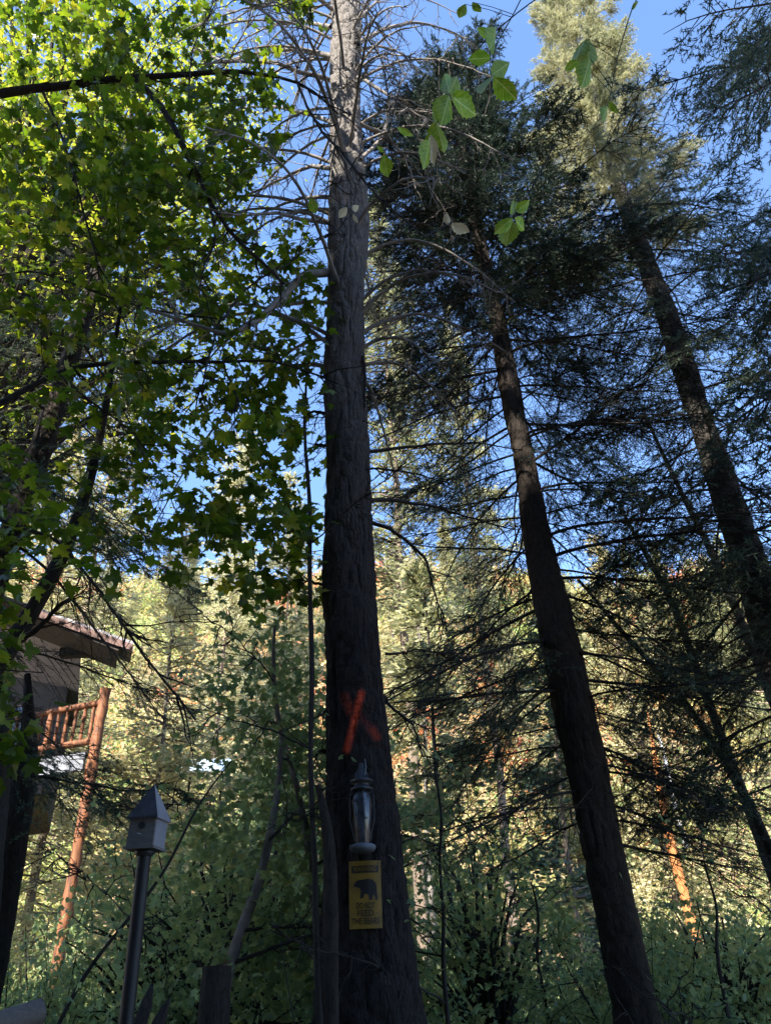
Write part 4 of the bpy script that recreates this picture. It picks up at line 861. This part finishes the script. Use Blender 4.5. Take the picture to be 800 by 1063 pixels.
# deck: board floor, white fascia, joist shadow side
def prism(poly, z0, z1):
    g = Geo(); n_ = len(poly); V = [(*p[:2], z0) for p in poly] + [(*p[:2], z1) for p in poly]
    g.add(V, [[k, (k + 1) % n_, n_ + (k + 1) % n_, n_ + k] for k in range(n_)]); 
    g.add(V, [[0, k, k + 1] for k in range(1, n_ - 1)] + [[n_, n_ + k + 1, n_ + k] for k in range(1, n_ - 1)]); return g
nn = np.array([d1[1], -d1[0], 0]); nn = nn if nn[1] < 0 else -nn
zd = zbotr - .14
cb('deck_floor', prism([PZ(.12, 0, .02), PZ(LEN, 0, .02), PZ(LEN, 0, 2.2), PZ(.12, 0, 1.2)], zd - .05, zd), M_brown)
cb('fascia', prism([PZ(.14, 0) + nn * .02, PZ(LEN, 0) + nn * .02, PZ(LEN, 0) + nn * .06, PZ(.14, 0) + nn * .06], zd - .34, zd - .04), M_white)
log('deck_post', PZ(1.75, hz(*PZ(1.75, 0)[:2]) - .2), PZ(1.75, zd - .05), .13, M_brown, n_=10)
# cabin body behind the deck
wq = 2.4
back = np.array([-.36, .93, 0]) * 5.2; W0 = at(74, 700, 15.2); W1 = W0 + d1 * 6; W2 = W1 + back * .8; W3 = W0 + back * .8; wall = cb('wall', prism([W0, W1, W2, W3], zd - .05, at(74, 662, 15.2)[2]), M_brown)
fr = Geo(); c0 = np.array([*(W0 + d1 * 1.5 + nn * .01)[:2], zd + 1.25]); ang = math.atan2(d1[1], d1[0]); Mz = np.array([[math.cos(ang), -math.sin(ang), 0], [math.sin(ang), math.cos(ang), 0], [0, 0, 1]])
box(fr, c0, 1.1, .05, 1.3, Mz); win = cb('window', fr, M_trim); fr = Geo(); box(fr, c0 + nn * .03, .95, .02, 1.15, Mz); cb('pane', fr, M_glass, parent=win)
# roof: rake edge drops to the right
ra, rb = at(58, 640, 12.0), at(139, 669, 12.0); back = np.array([-.36, .93, 0]) * 5.2
def slab(a, b2, bk, th_, name, mtl, ext=0):
    up_ = np.array([0, 0, th_]); g = Geo(); V = [a, b2, b2 + bk, a + bk, a + up_, b2 + up_, b2 + bk + up_, a + bk + up_]
    g.add(V, [[0, 3, 2, 1], [4, 5, 6, 7], [0, 1, 5, 4], [1, 2, 6, 5], [2, 3, 7, 6], [3, 0, 4, 7]]); return cb(name, g, mtl)
rd = rb - ra; ra2 = ra - rd * 1.6
slab(ra2, rb, back * .17, .05, 'roof', M_roofm); slab(ra2 + back * .17, ra + rd * .35 + back * .17, back, .05, 'roof', M_roofm)
fb = np.array([.02, -.06, 0]); slab(ra2 + [0, -.03, -.13], rb + [0, -.03, -.13], np.array([0, .028, 0]), .12, 'rake_board', M_trim)
slab(ra2 + [0, .02, -.10], rb + [-.25, .02, -.10], back * .165, .08, 'soffit', M_soffit)
g = Geo(); box(g, at(92, 677, 12.75), 1.0, .16, .16); cb('eave_beam', g, M_soffit)
# pale sawn board at the lower left
g = Geo(); a = at(-20, 1062, 4.0); b2 = at(44, 1042, 4.2); dd = unit(b2 - a); ang = math.atan2(dd[1], dd[0])
o = empty('sawn_log', (a + b2) / 2, 'short pale sawn log lying at the bottom left corner', 'log')
P = np.stack([(a - (a + b2) / 2) * 2.2 * (1 - u) + (b2 - (a + b2) / 2) * u for u in np.linspace(0, 1, 12)]); P[:, 2] -= .03
g.add(*tubes(P, np.full(12, .055), 14)); g.build('log_body', plain('pale_sawn_wood', (.12, .10, .085), .8, .2, 20, stretch=(1, 6, 6)), o, True)
V = np.vstack([g.V[0][-14:], P[-1]]); g = Geo(); g.add(V + dd * .001, [[k, (k + 1) % 14, 14] for k in range(14)]); g.build('cut_end', plain('cut_end', (.22, .19, .16), .8, .2, 30), o)

# ------------------------------------------------------------------ orange sunlit trunk and pale roof sheet in the distance
p0, p1 = at(694, 872, 22), at(672, 740, 22); zb = hz(p0[0], 22)
root = empty('orange_barked_pine', (p0[0], 22, zb), 'sunlit orange-barked trunk far off between the dark pine and the leaning slender trees', 'tree')
bark_trunk(resample(np.array([[p0[0] + .3, 22, zb - .2, .13], [*p0, .125], [*(.5 * p0 + .5 * p1), .09], [*p1, .02]]), 40), 40, 200, 111, .01, 9, material=bark_mat('orange_bark', (.18, .08, .035), (.50, .20, .07), 9, .3, .4), parent=root)
q = at(706, 835, 23); root2 = empty('pale_dead_stem', (q[0], 23, hz(q[0], 23)), 'white dead stem just right of the far orange trunk', 'tree')
bark_trunk(resample(np.array([[*at(712, 880, 23), .07], [*at(700, 840, 23), .07], [*at(688, 780, 23), .06], [*at(682, 760, 23), .02]]), 30), 16, 80, 113, .004, 6, material=plain('bleached_wood', (.72, .72, .75), .7, .1, 8), parent=root2)
c0 = at(214, 796, 24); g = Geo()
xs_ = np.linspace(-.62, .62, 41)
root = empty('metal_shed', (c0[0], c0[1], hz(c0[0], c0[1])), 'pale blue metal roof of a small open shed showing through leaves right of the birdhouse', 'shed')
hh = c0[2] - root.location[2]
V = [(x * 1.2, y_, hh + z_ + .02 * math.sin(k * 1.6)) for (y_, z_) in ((-.6, -.30), (.3, .30)) for k, x in enumerate(xs_)]; V += [(v[0], v[1], v[2] + .012) for v in V]
n_ = 41; F = [[k, k + 1, n_ + k + 1, n_ + k] for k in range(n_ - 1)] + [[2 * n_ + k + 1, 2 * n_ + k, 3 * n_ + k, 3 * n_ + k + 1] for k in range(n_ - 1)]
g.add(V, F); g.build('roof', plain('pale_blue_metal', (.42, .55, .72), .4, .1, 2), root)
for sx in (-.5, .5):
    g = Geo(); g.add(*tubes(np.array([[sx, .1, -.2], [sx, .1, hh - .02]]), np.full(2, .035), 8)); g.build('post', M_twig, root)

# ------------------------------------------------------------------ close leaves hanging overhead
import itertools
hs = [(.0, 0), (.05, .03), (.12, .08), (.19, .16), (.24, .25), (.31, .31), (.28, .35), (.30, .41), (.36, .46), (.29, .51), (.28, .57), (.30, .62), (.22, .68), (.19, .75), (.17, .80), (.10, .87), (.04, .95)]
CLOSE = fan([(x, y) for x, y in hs] + [(0, 1.0)] + [(-x * .9, y) for x, y in hs[1:][::-1]], (0, .4), .42)
def close_twig(name, label, stems, leaves, Y, seed):
    rr = np.random.default_rng(seed); P0_ = at(*stems[0][0], Y); root = empty(name, P0_, label, 'twig')
    for st2 in stems:
        pts_ = np.array([at(x, y_, Y + .02 * k) for k, (x, y_) in enumerate(st2)]); g = Geo(); p = resample(pts_, 16); g.add(*tubes(p - P0_, np.linspace(.0022, .0012, 16), 5)); g.build('stem', M_twig, root, True)
    allp = np.concatenate([resample(np.array([at(x, y_, Y + .02 * k) for k, (x, y_) in enumerate(st2)]), 40) for st2 in stems])
    for (x0, y0, x1, y1, wf, kind) in leaves:
        Yl = Y + rr.uniform(-.03, .05); a = at(x0, y0, Yl); b2 = at(x1, y1, Yl + rr.uniform(-.02, .02)); ln = np.linalg.norm(b2 - a)
        near = allp[np.argmin(np.linalg.norm(allp - a, axis=1))]; g = Geo(); mid_ = (near + a) / 2 + [0, 0, .006]; g.add(*tubes(np.stack([near, mid_, a + (b2 - a) * .03]) - P0_, np.array([.0011, .0009, .0008]), 4)); g.build('petiole', M_twig, root, True)
        view = unit(CAM - a); n2 = unit(view + rdir(1)[0] * .45 + np.array([0, 0, -.2]))
        V, F = stamp(*CLOSE, a[None], (b2 - a)[None], n2[None], np.array([[ln * wf * .8, ln * .92]])); g = Geo(); g.add(V - P0_, F); g.A = [CLOSE[0].copy()]; g.build('leaf', M_fresh if kind == 0 else M_dryleaf, root, True, attr='leafco')
close_twig('hanging_leaf_twig', 'bright green compound leaves hanging close overhead right of the centre trunk', [[(600, -30), (540, 10), (500, 45), (478, 75), (466, 98), (452, 130), (446, 150)]],
    [(466, 97, 478, 73, .8, 0), (466, 97, 463, 77, .6, 0), (466, 98, 460, 129, .9, 0), (467, 98, 492, 122, 1.0, 0), (453, 128, 447, 108, .7, 0), (452, 126, 464, 157, .9, 0), (448, 138, 437, 157, .6, 0), (446, 140, 449, 172, .5, 1), (446, 145, 442, 177, .7, 0)], 1.0, 1)
close_twig('hanging_leaf_twig', 'dark green leaf cluster hanging nearest the top edge, left of the sunlit fir top', [[(560, -40), (530, 20), (512, 50), (510, 78)]],
    [(508, 52, 520, 24, 1.0, 0), (510, 60, 485, 62, 1.0, 0), (510, 78, 534, 62, .9, 0), (510, 80, 502, 104, .9, 0), (512, 80, 537, 103, 1.0, 0), (510, 40, 492, 28, .9, 0), (483, 4, 476, 18, .9, 0), (490, 2, 500, 12, .9, 0)], 1.0, 2)
close_twig('hanging_leaf_twig', 'small pale green leaf cluster hanging lowest, beside the dark pine trunk', [[(575, 150), (552, 195), (535, 222)]],
    [(536, 220, 552, 205, 1.0, 0), (533, 222, 530, 205, .9, 0), (532, 226, 512, 243, .8, 0), (530, 228, 524, 254, .9, 0), (534, 226, 542, 240, .9, 0)], 1.25, 3)
close_twig('dry_leaf_twig', 'two dry whitish leaves on a thin stalk in front of the dark crown', [[(440, 246), (455, 238), (466, 233)]], [(464, 233, 464, 218, .7, 1), (468, 232, 488, 240, .9, 1)], 1.2, 4)
close_twig('hanging_leaf_twig', 'single small green leaf pair hanging just right of the centre trunk', [[(415, 90), (405, 130), (398, 155)]], [(398, 160, 402, 184, .9, 0), (398, 158, 390, 150, .8, 0), (412, 132, 430, 142, .5, 0)], 1.3, 5)
close_twig('hanging_leaf_twig', 'soft pale green leaves hanging in front of the sunlit fir top', [[(680, -40), (655, 10), (640, 60), (632, 105)]], [(610, 40, 612, 66, .9, 0), (606, 42, 592, 66, .8, 0), (632, 105, 642, 118, .7, 0), (630, 110, 626, 126, .7, 0), (655, 10, 664, 0, .8, 0), (600, 62, 585, 74, .9, 0), (612, 60, 606, 92, 1.0, 0)], 1.1, 6)
close_twig('hanging_leaf_twig', 'small yellowing leaves on a thin twig in front of the centre trunk', [[(330, 180), (345, 205), (366, 220)]], [(366, 218, 374, 212, .9, 1), (360, 215, 352, 226, .8, 1), (366, 222, 372, 232, .7, 1), (322, 205, 328, 222, .9, 0), (312, 226, 322, 234, .7, 0)], 2.2, 7)

# ------------------------------------------------------------------ unseen building added to cut light on the near trunks
root = empty('house', (0, -2.6, 0), 'dark wooden house directly behind the viewpoint', 'house')
g = Geo(); box(g, (-1, -3.5, 2.4), 15, 7, 5.6); g.build('wall', M_brown, root)
g = Geo(); rv = [(-9, 1.0, 5.0), (7, 1.0, 5.0), (7, -3.5, 8.2), (-9, -3.5, 8.2), (-9, -8, 5.0), (7, -8, 5.0)]; rv = rv + [(a, b2, c + .18) for a, b2, c in rv]
g.add(rv, [[0, 1, 2, 3], [3, 2, 5, 4], [6, 9, 8, 7], [9, 10, 11, 8], [0, 6, 7, 1], [4, 5, 11, 10], [0, 3, 9, 6], [3, 4, 10, 9], [1, 7, 8, 2], [2, 8, 11, 5]]); g.build('roof', M_roofm, root)
for x0 in (-4, 0, 4):
    g = Geo(); box(g, (x0, .01, 1.9), 1.6, .06, 1.3); f_ = g.build('window', M_trim, root); g = Geo(); box(g, (x0, .035, 1.9), 1.4, .03, 1.1); g.build('pane', M_glass, f_)

# ------------------------------------------------------------------ the wood behind the photographer, which shades the near trees
for k, (x, y, s) in enumerate([(-12, -3.5, 1.75), (-8, -5.5, 1.9), (-4.6, -4.2, 1.7), (-1.2, -6, 2.0), (-14, -8, 2.0), (-10, -9, 2.1), (-6, -9, 2.0), (-2, -9.5, 2.1), (2.4, -6, 2.0), (2, -10, 2.0), (-17, -5, 1.8), (6, -9, 1.8)]):
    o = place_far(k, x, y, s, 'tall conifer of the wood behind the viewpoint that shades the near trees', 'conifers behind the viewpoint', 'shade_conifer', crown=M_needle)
    o.scale[2] *= .93 if x < -3 else 1.06
